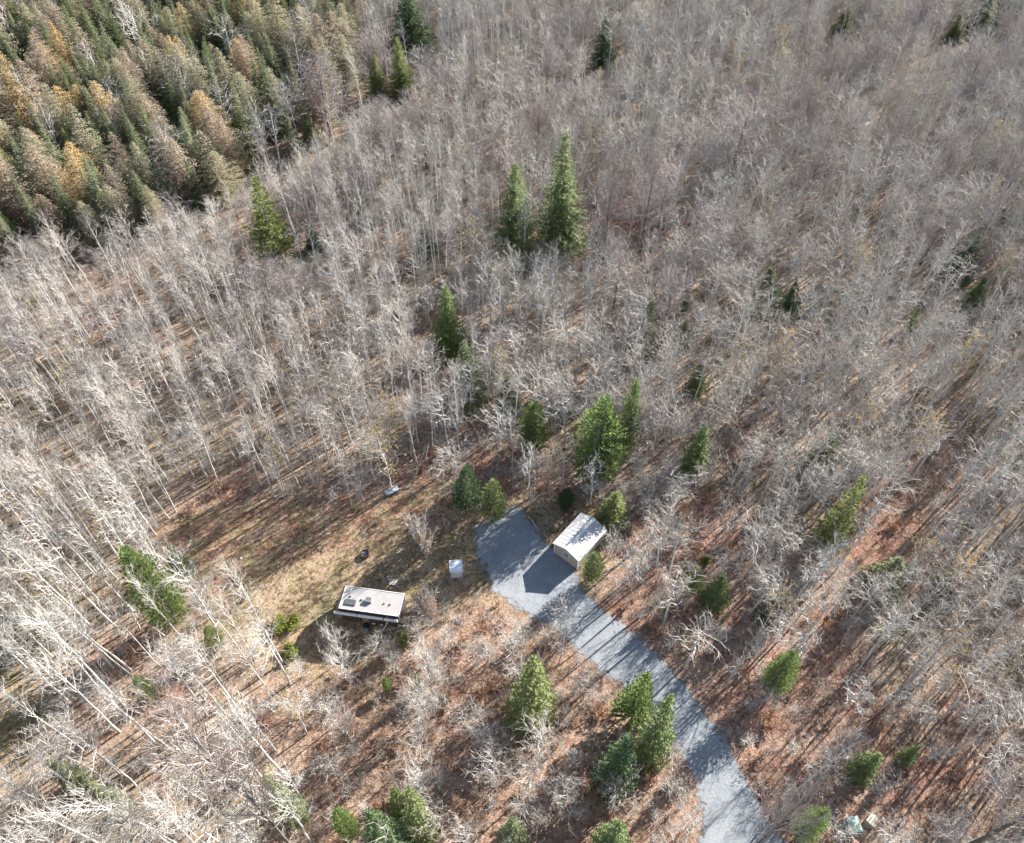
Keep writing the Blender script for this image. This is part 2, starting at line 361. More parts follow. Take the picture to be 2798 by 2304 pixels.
# ------------------------------------------------------------------ tree builders
R = random.Random
def bare_tree(seed, H, cb, cr, nprim, up, crook, nsec=5, ntert=3, rtrunk=0.12, fork=False, thick=1.0, leaf=0, leafsize=0.16):
    """returns (trunk MB, crown MB): crown slot 0 twigs, slot 1 leaves"""
    r = R(seed); T = MB(); Cn = MB()
    N = 9; pts = []; x = y = 0.0; lean = (r.uniform(-.035, .035), r.uniform(-.035, .035))
    for i in range(N + 1):
        z = H * i / N
        pts.append(Vector((x, y, z))); x += lean[0] * H / N + r.gauss(0, .035 * (1 + crook)); y += lean[1] * H / N + r.gauss(0, .035 * (1 + crook))
    def at(t):
        f = min(t * N, N - 1e-6); i = int(f); return pts[i].lerp(pts[i + 1], f - i)
    def tr(t): return rtrunk * (1 - t) ** 0.75 + 0.018
    T.tube(pts, [rtrunk * 1.25] + [tr(i / N) for i in range(1, N)] + [0.0], 5)
    def limb(p, d, L, r0, n, curve, wob):
        out = [p.copy()]; q = p.copy(); d = d.normalized()
        for k in range(n):
            d = (d + Vector((r.gauss(0, wob), r.gauss(0, wob), curve + r.gauss(0, wob * .7)))).normalized()
            q = q + d * (L / n); out.append(q.copy())
        return out, [r0 * (1 - k / n) ** 0.8 for k in range(n)] + [0.0], d
    for i in range(nprim):
        t = cb + (0.98 - cb) * ((i + r.random()) / nprim)
        az = i * 2.399 + r.uniform(-.5, .5)
        rel = (t - cb) / (1 - cb)
        prof = (0.55 + 0.75 * math.sin(math.pi * min(1, rel * 0.85 + 0.12))) if not fork else (0.7 + 0.5 * (1 - rel))
        L = cr * prof * r.uniform(.7, 1.25)
        el = math.radians(up + r.uniform(-14, 14) + 18 * rel)
        d = Vector((math.cos(az) * math.cos(el), math.sin(az) * math.cos(el), math.sin(el)))
        r0 = min(tr(t) * 0.55, 0.075) * thick + 0.006
        P, RR, _ = limb(at(t), d, L, r0, 4, 0.10, 0.13 + crook * .25)
        Cn.tube(P, RR, 3)
        ns = max(2, int(round(nsec * (L / cr))))
        for s in range(ns):
            u = r.uniform(.22, .95); k = min(int(u * 4), 3); p = P[k].lerp(P[k + 1], u * 4 - k)
            base = (P[k + 1] - P[k]).normalized()
            side = base.cross(Vector((r.gauss(0, 1), r.gauss(0, 1), r.gauss(0, 1)))).normalized()
            dd = base * .75 + side * r.uniform(.5, 1.0) + Vector((0, 0, .15))
            L2 = L * r.uniform(.28, .5)
            P2, R2, d2 = limb(p, dd, L2, max(.020 * thick, r0 * .5), 2, 0.08, 0.16 + crook * .3)
            Cn.tube(P2, R2, 3)
            for q in range(ntert):
                u2 = r.uniform(.2, 1); k2 = min(int(u2 * 2), 1); p2 = P2[k2].lerp(P2[k2 + 1], u2 * 2 - k2)
                s2 = d2.cross(Vector((r.gauss(0, 1), r.gauss(0, 1), r.gauss(0, 1)))).normalized()
                d3 = (d2 * .8 + s2 * .8 + Vector((0, 0, .1))).normalized() * (L2 * r.uniform(.45, .8))
                Cn.tube([p2, p2 + d3], [.0135 * thick, 0.0], 3, 2)
                if leaf and r.random() < leaf:
                    for _ in range(3):
                        c = p2 + d3 * r.uniform(.3, 1); quad_leaf(Cn, c, leafsize * r.uniform(.6, 1.3), r, 1)
    return T, Cn
def quad_leaf(B, c, s, r, mi):
    n = Vector((r.gauss(0, 1), r.gauss(0, 1), r.gauss(0, 1) + .6)).normalized()
    a = n.cross(Vector((r.gauss(0, 1), r.gauss(0, 1), r.gauss(0, 1)))).normalized() * s; b = n.cross(a) * .7
    B.add([tuple(c - a), tuple(c + b), tuple(c + a), tuple(c - b)], [(0, 1, 2, 3)], mi)
def spray(B, p, d, L, W, r, mi=0, droop=0.0):
    """one needled twig: a kinked blade"""
    d = d.normalized(); s = d.cross(Vector((0, 0, 1)))
    if s.length < .05: s = Vector((1, 0, 0))
    s = (s.normalized() + Vector((0, 0, r.uniform(-.5, .5)))).normalized() * W
    m = p + d * L * .5 + Vector((0, 0, -droop * L * .15)); e = p + d * L + Vector((0, 0, -droop * L * .5))
    B.add([tuple(p), tuple(m - s), tuple(e), tuple(m + s)], [(0, 1, 2, 3)], mi)
def conifer(seed, H=16.0, Rr=2.6, cb=.05, whorl=.38, nb=8, kind='spruce', dens=1.0):
    r = R(seed); T = MB(); Cn = MB()
    T.tube([Vector((0, 0, 0)), Vector((r.gauss(0, .05), r.gauss(0, .05), H * .5)), Vector((r.gauss(0, .08), r.gauss(0, .08), H * .995))], [H * .0115, H * .007, 0.0], 6)
    z = cb * H; az0 = 0
    lop = [1 + r.uniform(-.18, .18) for _ in range(6)]
    while z < H * .985:
        t = z / H
        if kind == 'spruce': prof = (1 - t) ** .85 * (0.75 + .35 * min(1, (t - cb) / .12 + .2))
        elif kind == 'fir': prof = (1 - t) ** .75 * (.85 + .25 * r.random())
        elif kind == 'pine': prof = (1 - t) ** .9 * (.85 + .3 * r.random())
        elif kind == 'cedar': prof = max(.05, (1 - t ** 2.6)) * min(1.0, .62 + t * 1.3) * (.9 if t < .8 else .82)
        else: prof = max(.05, math.sin(math.pi * min(1, (.30 + .72 * (t - cb) / (1 - cb)))) ** .8) * (.8 + .3 * r.random())
        n = max(4, int(nb * (.55 + .6 * prof)))
        for k in range(n):
            az = az0 + 2 * math.pi * k / n + r.uniform(-.3, .3)
            L = Rr * prof * r.uniform(.72, 1.12) * lop[int((az % (2 * math.pi)) / (2 * math.pi) * 6) % 6]
            if kind in ('pine', 'larch') and r.random() < .12: continue
            if L < .12: L = .12
            sl = {'spruce': .25 - .45 * (1 - t), 'fir': .15 - .3 * (1 - t), 'pine': .35 - .1 * (1 - t), 'cedar': .5, 'larch': .1 - .15 * (1 - t)}[kind]
            d = Vector((math.cos(az), math.sin(az), sl)).normalized()
            p0 = Vector((0, 0, z + r.uniform(-.12, .12)))
            Cn.tube([p0, p0 + d * L], [.016 + L * .006, 0.0], 3, 1)
            step = {'spruce': .27, 'fir': .26, 'pine': .32, 'cedar': .26, 'larch': .34}[kind] / dens
            s = .12 * L + .08 if kind != 'cedar' else .35 * L
            while s < L * 1.0:
                p = p0 + d * s + Vector((0, 0, -.06 * s * s / max(L, .5)))
                u = s / L; wl = (1 - u * .6)
                sd = Vector((-math.sin(az), math.cos(az), 0))
                if kind == 'spruce' or kind == 'fir':
                    l2 = min(.75, .22 + .30 * L * wl * .6) * r.uniform(.7, 1.2)
                    for sg in (-1, 1):
                        spray(Cn, p, d * .7 + sd * sg * .9 + Vector((0, 0, r.uniform(-.35, .1))), l2, .085 + .04 * l2, r, 0, .5)
                    if r.random() < .5: spray(Cn, p, d + Vector((r.gauss(0, .3), r.gauss(0, .3), r.uniform(.1, .7))), l2 * .7, .09, r, 0)
                elif kind == 'pine':
                    if u > .3 or r.random() < .4:
                        for _ in range(4):
                            spray(Cn, p, d + Vector((r.gauss(0, .7), r.gauss(0, .7), r.uniform(-.1, 1.0))), r.uniform(.3, .55), .12, r, 0)
                elif kind == 'cedar':
                    for _ in range(2):
                        spray(Cn, p + Vector((r.gauss(0, .1), r.gauss(0, .1), r.gauss(0, .12))), d + Vector((r.gauss(0, .45), r.gauss(0, .45), r.uniform(.0, 1.3))), r.uniform(.25, .5), .10, r, 0)
                else:
                    l2 = r.uniform(.3, .6)
                    for sg in (-1, 1):
                        spray(Cn, p, d * .6 + sd * sg + Vector((0, 0, r.uniform(-.4, .4))), l2, .085, r, 0, .3)
                s += step * r.uniform(.75, 1.3)
            if kind != 'larch': spray(Cn, p0 + d * L * .95, d, .22, .07, r, 0)
        az0 += 1.1; z += whorl * r.uniform(.75, 1.25) * (1.0 if t < .8 else .7)
    spray(Cn, Vector((0, 0, H * .94)), Vector((.02, 0, 1)), H * .06, .06, r, 0)
    spray(Cn, Vector((0, 0, H * .94)), Vector((0, .02, 1)), H * .06, .05, r, 0)
    return T, Cn

PRO = {}        # prototype meshes per kind: list of dict(trunk, crown, H, R)
def store(kind, TC, H, Rr, tm, cms):
    T, Cn = TC
    me_t = T.mesh('trunk', [M[tm]], True); me_c = Cn.mesh('crown', [M[c] for c in cms])
    PRO.setdefault(kind, []).append(dict(t=me_t, c=me_c, H=H, R=Rr, tm=tm, cms=cms, joined=None, T=T, C=Cn))
for i in range(9):
    store('birch_tree', bare_tree(100 + i, 15 + (i % 3), .45 + .06 * (i % 3), 1.85 + .3 * (i % 3), 18, 48, .12 + .10 * (i % 2), 5, 3, .095, thick=1.08), 15 + (i % 3), 2.0, 'birch_bark', ['birch_twig', 'birch_twig', 'fine_twig'])
for i in range(9):
    store('aspen_tree', bare_tree(200 + i, 11 + (i % 3), .36 + .06 * (i % 3), 1.95 + .28 * (i % 3), 20, 38, .45 + .2 * (i % 3), 5, 3, .10, thick=1.25), 11 + (i % 3), 2.1, 'aspen_bark', ['aspen_twig', 'aspen_twig', 'fine_twig'])
for i in range(3):
    store('maple_tree', bare_tree(300 + i, 15, .3, 5.2, 30, 46, .3, 9, 6, .2, True, 1.2), 15, 4.0, 'maple_bark', ['maple_twig', 'maple_twig', 'maple_twig'])
for i in range(3):
    store('leafy_birch_tree', bare_tree(350 + i, 13, .3, 2.2, 30, 42, .3, 5, 3, .09, thick=1.0, leaf=.32, leafsize=.11), 13, 2.3, 'birch_bark', ['birch_twig', 'yellow_leaf', 'fine_twig'])
for i in range(3):
    store('small_bare_tree', bare_tree(400 + i, 7.0, .22, 2.0, 24, 38, .55, 5, 4, .06, thick=.95), 7.0, 2.0, 'aspen_bark', ['birch_twig', 'birch_twig', 'fine_twig'])
for i in range(2):
    store('oak_sapling', bare_tree(450 + i, 5.5, .12, 2.3, 26, 38, .4, 6, 4, .06, thick=.9, leaf=.60, leafsize=.12), 5.5, 2.2, 'maple_bark', ['brush_twig', 'rust_leaf', 'brush_twig'])
for i in range(4):
    store('spruce_tree', conifer(500 + i, 16, 2.2 + .2 * (i % 2), .06, .40, 8, 'spruce'), 16, 2.3, 'conifer_bark', ['spruce_stand', 'conifer_bark'])
for i in range(2):
    store('fir_tree', conifer(520 + i, 10, 2.1, .03, .32, 9, 'fir'), 10, 2.1, 'conifer_bark', ['needle_mid', 'conifer_bark'])
for i in range(2):
    store('pine_tree', conifer(540 + i, 14, 3.4, .05, .45, 10, 'pine'), 14, 3.4, 'conifer_bark', ['needle_light', 'conifer_bark'])
for i in range(2):
    store('cedar_tree', conifer(560 + i, 12, 2.8, .03, .26, 10, 'cedar'), 12, 2.8, 'conifer_bark', ['needle_bright', 'conifer_bark'])
for i in range(4):
    store('tamarack_tree', conifer(580 + i, 15, 2.9, .15, .42, 9, 'larch', 1.0), 15, 2.6, 'larch_bark', ['larch_tan', 'larch_bark'])

def fan_shrub(seed):
    r = R(seed); T = MB(); Cn = MB()
    T.tube([Vector((0, 0, 0)), Vector((.02, 0, .45))], [.10, .07], 6, cap=True)
    for k in range(34):
        az = r.uniform(0, 6.28); el = math.radians(r.uniform(22, 85)); d = Vector((math.cos(az) * math.cos(el), math.sin(az) * math.cos(el), math.sin(el)))
        L = r.uniform(2.2, 3.3); p = Vector((0, 0, r.uniform(.15, .5))); P = [p]
        for q in range(3): d = (d + Vector((r.gauss(0, .1), r.gauss(0, .1), .08))).normalized(); P.append(P[-1] + d * L / 3)
        Cn.tube(P, [.05, .04, .028, 0.0], 3)
        for q in range(11):
            u = r.uniform(.2, 1) * 2.99; i = int(u); c = P[i].lerp(P[i + 1], u - i); e = (d + Vector((r.gauss(0, .6), r.gauss(0, .6), r.gauss(0, .4)))).normalized() * r.uniform(.4, .9)
            Cn.tube([c, c + e], [.026, 0.0], 3, 2)
            f = e.cross(Vector((0, 0, 1))).normalized() * r.uniform(-.4, .4)
            Cn.tube([c + e * .5, c + e * .9 + f], [.02, 0.0], 3, 2)
            if u < 1.9 and r.random() < .5:
                for _ in range(4): quad_leaf(Cn, c + e * r.uniform(0, 1) + Vector((r.gauss(0, .08), r.gauss(0, .08), 0)), r.uniform(.06, .11), r, 1)
    return T, Cn
for i in range(3): store('fan_shrub', fan_shrub(470 + i), 3.4, 2.6, 'maple_bark', ['birch_twig', 'rust_leaf', 'birch_twig'])
MATLINK = {}
def place_tree(kind, i, x, y, h, rw=None, rz=0.0, label=None, group=None, cat='tree', mat=None, name=None, tilt=(0, 0)):
    """one tree: empty at its foot with trunk and crown below it"""
    P = PRO[kind][i % len(PRO[kind])]
    t = thing(name or kind, label, cat, (x, y, 0), rz, group)
    sz = h / P['H']; sx = (rw / P['R']) if rw else sz
    t.scale = (sx, sx, sz); t.rotation_euler = (tilt[0], tilt[1], rz)
    a = bpy.data.objects.new('trunk', P['t']); b = bpy.data.objects.new('crown', P['c'])
    for o in (a, b): COL.objects.link(o); o.parent = t
    if mat:
        b.material_slots[0].link = 'OBJECT'; b.material_slots[0].material = M[mat]
    return t

def joined_object(kind, i, mats=None):
    """unlinked source object holding trunk and crown in one mesh, for the mass objects"""
    P = PRO[kind][i]
    B = MB(); B.v = list(P['T'].v); B.f = list(P['T'].f); B.m = [0] * len(P['T'].f)
    o = len(B.v); B.v += P['C'].v; B.f += [tuple(q + o for q in f) for f in P['C'].f]; B.m += [q + 1 for q in P['C'].m]
    mm = mats or [M[P['tm']]] + [M[c] for c in P['cms']]
    return bpy.data.objects.new(kind + '_source', B.mesh(kind + '_source', mm))

def mass(name, sources, pts, label, cat):
    """ONE object: sources placed at pts = (x, y, z, rz, sx, sz, index)"""
    me = bpy.data.meshes.new(name); me.from_pydata([(p[0], p[1], p[2]) for p in pts], [], []); me.update()
    for nm, ty, vals in (('rot', 'FLOAT_VECTOR', [c for p in pts for c in (p[7] if len(p) > 7 else 0.0, p[8] if len(p) > 8 else 0.0, p[3])]),
                         ('scl', 'FLOAT_VECTOR', [c for p in pts for c in (p[4], p[4], p[5])])):
        a = me.attributes.new(nm, ty, 'POINT'); a.data.foreach_set('vector', vals)
    a = me.attributes.new('pick', 'INT', 'POINT'); a.data.foreach_set('value', [int(p[6]) for p in pts])
    o = bpy.data.objects.new(name, me); COL.objects.link(o)
    g = bpy.data.node_groups.new(name, 'GeometryNodeTree')
    g.interface.new_socket('Geometry', in_out='INPUT', socket_type='NodeSocketGeometry')
    g.interface.new_socket('Geometry', in_out='OUTPUT', socket_type='NodeSocketGeometry')
    N = g.nodes; gi = N.new('NodeGroupInput'); go = N.new('NodeGroupOutput')
    inst = N.new('GeometryNodeInstanceOnPoints'); inst.inputs['Pick Instance'].default_value = True
    jg = N.new('GeometryNodeJoinGeometry')
    for s in reversed(sources):
        oi = N.new('GeometryNodeObjectInfo'); oi.inputs['Object'].default_value = s; oi.inputs['As Instance'].default_value = True
        g.links.new(oi.outputs['Geometry'], jg.inputs[0])
    g.links.new(jg.outputs[0], inst.inputs['Instance'])
    g.links.new(gi.outputs[0], inst.inputs['Points'])
    for nm, dt, so in (('rot', 'FLOAT_VECTOR', 'Rotation'), ('scl', 'FLOAT_VECTOR', 'Scale'), ('pick', 'INT', 'Instance Index')):
        na = N.new('GeometryNodeInputNamedAttribute'); na.data_type = dt; na.inputs[0].default_value = nm
        g.links.new(na.outputs['Attribute'], inst.inputs[so])
    g.links.new(inst.outputs[0], go.inputs[0])
    md = o.modifiers.new('scatter', 'NODES'); md.node_group = g
    return tag(o, label, None, None, 'stuff')

# ------------------------------------------------------------------ buildings and things in the clearing
M['roof_white'] = mat_plain('roof_white', (0.345, 0.33, 0.315), 0.6, var=.03, scale=1.2)
M['shed_roof'] = mat_plain('shed_roof', (0.47, 0.47, 0.465), 0.6, var=.02, scale=.8)
M['shed_wall'] = mat_plain('shed_wall', (0.46, 0.42, 0.35), 0.7, var=.05)
M['trim'] = mat_plain('trim', (0.78, 0.78, 0.76), 0.5, var=.02)
M['glass'] = mat_plain('glass', (0.06, 0.075, 0.09), 0.08, spec=.6)
M['camper_shade_dark'] = mat_plain('camper_shade_dark', (0.07, 0.06, 0.06), 0.5)  # body colour set dark to stand in for shade on the near side
M['camper_taupe'] = mat_plain('camper_taupe', (0.22, 0.18, 0.16), 0.45)
M['camper_white'] = mat_plain('camper_white', (0.66, 0.65, 0.63), 0.4, var=.03)
M['black'] = mat_plain('black', (0.03, 0.03, 0.032), 0.5)
M['grey_plastic'] = mat_plain('grey_plastic', (0.27, 0.28, 0.28), 0.55)
M['rust_steel'] = mat_plain('rust_steel', (0.11, 0.065, 0.05), 0.8, var=.15, scale=6)
M['ash'] = mat_plain('ash', (0.48, 0.46, 0.43), 0.95, var=.15, scale=5)
M['teal'] = mat_plain('teal', (0.10, 0.36, 0.33), 0.5)
M['teal_pale'] = mat_plain('teal_pale', (0.22, 0.32, 0.28), 0.7, var=.12, scale=3)
M['new_wood'] = mat_plain('new_wood', (0.70, 0.64, 0.52), 0.7, var=.08, scale=4)
M['white_blue'] = mat_plain('white_blue', (0.72, 0.76, 0.82), 0.35, var=.03)
M['steel_blue'] = mat_plain('steel_blue', (0.25, 0.30, 0.36), 0.5)

def prism(B, a, b, mi=0):
    """closed solid between polygon a and polygon b (same count)"""
    n = len(a); o = list(a) + list(b)
    B.add([tuple(v) for v in o], [tuple(range(n))[::-1], tuple(range(n, 2 * n))] + [(i, (i + 1) % n, n + (i + 1) % n, n + i) for i in range(n)], mi)

def build_shed():
    W, L, EH, RH = 3.15, 4.75, 2.05, 2.62
    fl = Vector((*gp(1515.5, 1510.2), 0)); fr = Vector((*gp(1575.9, 1556), 0))
    ang = math.atan2(fr.y - fl.y, fr.x - fl.x) + .03       # local +x along the gable front
    c = (fl + fr) / 2
    t = thing('storage_shed', 'beige storage shed with pale low gabled roof beside the gravel driveway', 'shed', (c.x, c.y, 0.0), ang)
    # walls: four solid panels butted end to end (local y runs back)
    th = .08; h = W / 2
    B = MB(); g = [(-h, 0, .03), (h, 0, .03), (h, 0, EH), (0, 0, RH), (-h, 0, EH)]
    prism(B, [Vector(v) + Vector((0, th, 0)) for v in g], g); fw = B.obj('front_wall', M['shed_wall'], t)
    B = MB(); prism(B, [(x, L, z) for x, y, z in g], [(x, L - th, z) for x, y, z in g]); B.obj('back_wall', M['shed_wall'], t)
    for s in (-1, 1):
        B = MB(); B.box((s * (h - th / 2), L / 2, (EH - .06) / 2 + .015), (th, L - 2 * th, EH - .06)); B.obj('side_wall', M['shed_wall'], t)
    # ribbed siding battens on the front gable and sides
    for k in range(9):
        x = -h + .19 + k * (W - .38) / 8
        if abs(x) < .36: continue
        top = EH + (RH - EH) * (1 - abs(x) / h) - .1
        B = MB(); B.box((x, -.008, top / 2), (.035, .018, top - .06)); B.obj('siding_batten', M['shed_wall'], t)
    for s in (-1, 1):
        for k in range(9):
            B = MB(); B.box((s * (h + .008), .5 + k * .47, EH / 2 - .06), (.018, .035, EH - .2)); B.obj('siding_batten', M['shed_wall'], t)
        for y in (0.0, L):
            B = MB(); B.box((s * (h + .012), y, EH / 2 - .02), (.11, .11, EH - .04)); B.obj('corner_trim', M['trim'], t)
    # roof: two sheet slopes with standing ribs
    ov = .16; sl = math.atan2(RH - EH, h)
    for s, nm in ((-1, 'left'), (1, 'right')):
        e = h + ov; ez = EH + .02 - math.tan(sl) * ov
        B = MB()
        a = [(0, -ov, RH + .03), (s * e, -ov, ez + .01), (s * e, -ov, ez + .06), (0, -ov, RH + .08)]
        prism(B, a, [(x, L + ov, z) for x, y, z in a]); ro = B.obj('roof_slope', M['shed_roof'], t)
        for k in range(11):
            y = -ov + .05 + k * (L + 2 * ov - .1) / 10
            B = MB(); b0 = [(s * .06, y - .018, RH + .065), (s * (e - .02), y - .018, ez + .062), (s * (e - .02), y - .018, ez + .072), (s * .06, y - .018, RH + .080)]
            prism(B, b0, [(x, yy + .036, z) for x, yy, z in b0]); B.obj('roof_rib', M['shed_roof'], ro)
        B = MB(); B.box((s * (e + .012), L / 2, ez + .005), (.024, L + 2 * ov, .12)); B.obj('eave_trim', M['trim'], t)
        for y in (-ov - .014, L + ov + .014):
            B = MB(); a = [(0, y - .012, RH - .04), (s * e, y - .012, ez - .05), (s * e, y - .012, ez + .075), (0, y - .012, RH + .095)]
            prism(B, a, [(x, yy + .024, z) for x, yy, z in a]); B.obj('barge_board', M['trim'], t)
    B = MB(); a = [(-.16, -ov - .03, RH + .055), (.16, -ov - .03, RH + .055), (0, -ov - .03, RH + .125)]
    prism(B, a, [(x, L + ov + .03, z) for x, y, z in a]); B.obj('ridge_cap', M['trim'], t)
    # front window
    wn = bpy.data.objects.new('window', None)
    B = MB(); z0 = 1.32
    for dx, dz, w_, h_ in ((-.31, 0, .08, .82), (.31, 0, .08, .82), (0, .37, .54, .08), (0, -.37, .54, .08)):
        B.box((dx, -.03, z0 + dz), (w_, .06, h_))
    wo_ = B.obj('window', M['trim'], t)
    B = MB(); B.box((0, -.012, z0), (.54, .02, .66)); B.obj('pane', M['glass'], wo_)
    B = MB(); B.box((0, -.034, z0), (.54, .022, .03)); B.box((0, -.034, z0 + .175), (.025, .02, .31)); B.box((0, -.034, z0 - .175), (.025, .02, .31)); B.obj('glazing_bar', M['trim'], wo_)
    return t
build_shed()

def build_camper():
    Z = 2.95
    TL, TR, BR, BL = [Vector((*gp(*p, Z), 0)) for p in ((941.6, 1602.2), (1104, 1622.4), (1089, 1685.5), (930.4, 1661.3))]
    c = (TL + TR + BR + BL) / 4
    ax = ((TR - TL) + (BR - BL)).normalized(); ang = math.atan2(ax.y, ax.x)
    L = ((TR - TL).length + (BR - BL).length) / 2; W = ((TL - BL).length + (TR - BR).length) / 2
    t = thing('travel_trailer', 'parked travel trailer with pale flat roof and shade-dark side in the clearing', 'camper', (c.x, c.y, 0), ang)
    h = W / 2; x0, x1 = -L / 2, L / 2
    # body side profile (x, z): sloped taupe front cap on the left end
    low = .55
    B = MB(); a = [(x0, -h, low), (x1 - .05, -h, low), (x1, -h, 1.2), (x1, -h, Z - .2), (x1 - .12, -h, Z - .02), (x0, -h, Z - .02)]
    prism(B, a, [(x, h, z) for x, y, z in a]); B.obj('body', M['camper_shade_dark'], t)
    B = MB(); a = [(x0 - .45, -h + .03, low), (x0 - .002, -h + .03, low), (x0 - .002, -h + .03, Z - .04), (x0 - .22, -h + .03, Z - .16), (x0 - .5, -h + .03, Z - .7), (x0 - .62, -h + .03, 1.5)]
    prism(B, a, [(x, h - .03, z) for x, y, z in a]); B.obj('front_cap', M['camper_taupe'], t)
    # roof membrane with raised edge
    B = MB(); B.box((0, 0, Z + .01), (L - .02, W - .02, .06)); rf = B.obj('roof', M['roof_white'], t)
    for dx, dy, sx, sy in ((0, h, L + .06, .07), (0, -h, L + .06, .07), (-L / 2, 0, .07, W - .07), (L / 2, 0, .07, W - .07)):
        B = MB(); B.box((dx, dy, Z + .02), (sx, sy, .11)); B.obj('edge_moulding', M['camper_white'], t)
    # roof fittings: photo zoom of the roof, u along, v across from the upper edge
    def rp(u, v): return (x0 + L * u, h - W * v)
    x, y = rp(.155, .70)
    B = MB(); B.box((x, y, Z + .09), (1.12, .62, .07)); sp = B.obj('solar_panel', M['black'], rf)
    for k in range(4):
        B = MB(); B.box((x - .42 + k * .28, y, Z + .129), (.262, .56, .008)); B.obj('solar_cell', mat_cell, sp)
    x, y = rp(.445, .50)
    B = MB(); a = [(x - .42, y - .3, Z + .04), (x + .38, y - .3, Z + .04), (x + .38, y + .3, Z + .04), (x - .2, y + .3, Z + .04), (x - .42, y + .05, Z + .04)]
    b = [(x - .3, y - .24, Z + .36), (x + .34, y - .26, Z + .36), (x + .34, y + .26, Z + .36), (x - .14, y + .25, Z + .36), (x - .3, y + .04, Z + .36)]
    prism(B, b, a); ac = B.obj('air_conditioner', M['grey_plastic'], rf)
    for k in range(4):
        B = MB(); B.box((x - .14 + k * .13, y, Z + .367), (.06, .36, .012)); B.obj('vent_slot', M['black'], ac)
    for u, v, s in ((.135, .42, .17), (.335, .50, .2), (.72, .53, .15), (.82, .54, .17)):
        x, y = rp(u, v)
        B = MB(); n = 10
        B.tube([Vector((x, y, Z + .035)), Vector((x, y, Z + .15)), Vector((x, y, Z + .19))], [s * .6, s * .6, s * .35], n, cap=True); B.obj('roof_vent', M['grey_plastic'], rf)
    # awning case along the near long side, in three lengths with dark brackets
    ys = -h - .36
    for a_, b_ in ((-.62, -.19), (-.175, .255), (.27, .5)):
        B = MB(); xa, xb = max(x0 - .45, a_ * L), b_ * L
        B.tube([Vector((xa, ys, Z - .32)), Vector((xb, ys, Z - .32))], [.15, .15], 10, cap=True); B.obj('awning_roller', M['camper_white'], t)
    for u in (-.182, .262, .49):
        B = MB(); B.box((u * L, -h - .17, Z - .30), (.07, .32, .08)); B.box((u * L, -h - .02, 1.7), (.05, .05, 2.2)); B.obj('awning_arm', M['black'], t)
    # windows and door on the near side
    for xx, w_, zz, hh in ((-2.1, .9, 1.75, .6), (.9, 1.2, 1.75, .6)):
        B = MB()
        for dx, dz, a_, b_ in ((-w_ / 2, 0, .05, hh + .05), (w_ / 2, 0, .05, hh + .05), (0, hh / 2, w_ - .05, .05), (0, -hh / 2, w_ - .05, .05)): B.box((xx + dx, -h - .015, zz + dz), (a_, .03, b_))
        wv = B.obj('window', M['black'], t)
        B = MB(); B.box((xx, -h - .008, zz), (w_ - .05, .014, hh - .05)); B.obj('pane', M['glass'], wv)
    B = MB(); B.box((-.55, -h - .02, 1.5), (.7, .04, 1.75)); d = B.obj('door', M['camper_taupe'], t)
    B = MB(); B.box((-.28, -h - .055, 1.4), (.05, .03, .16)); B.obj('handle', M['trim'], d)
    B = MB(); B.box((-.55, -h - .28, .35), (.65, .45, .05)); B.box((-.55, -h - .16, .18), (.6, .05, .34)); B.obj('step', M['black'], t)
    # wheels and hitch
    for s in (-1, 1):
        for xx in (.15, .98):
            B = MB(); B.tube([Vector((xx, s * (h - .28), .36)), Vector((xx, s * (h - .05), .36))], [.36, .36], 18, cap=True); wv = B.obj('wheel', M['black'], t)
            B = MB(); B.tube([Vector((xx, s * (h - .05), .36)), Vector((xx, s * (h - .02), .36))], [.2, .17], 12, cap=True); B.obj('rim', M['camper_white'], wv)
    B = MB()
    for s in (-1, 1): B.tube([Vector((x0 - .3, s * .6, .5)), Vector((x0 - 1.35, 0, .5))], [.05, .05], 4, cap=True)
    B.obj('hitch', M['black'], t)
    B = MB(); B.tube([Vector((x0 - 1.3, 0, 0.0)), Vector((x0 - 1.3, 0, .72))], [.045, .045], 8, cap=True); B.obj('jack', M['black'], t)
    for yy in (-.17, .17): B = MB(); B.tube([Vector((x0 - .78, yy, .55)), Vector((x0 - .78, yy, 1.0))], [.15, .13], 10, cap=True); B.obj('gas_bottle', M['camper_white'], t)
mat_cell = mat_plain('solar_cell', (0.10, 0.105, 0.115), 0.25)
build_camper()

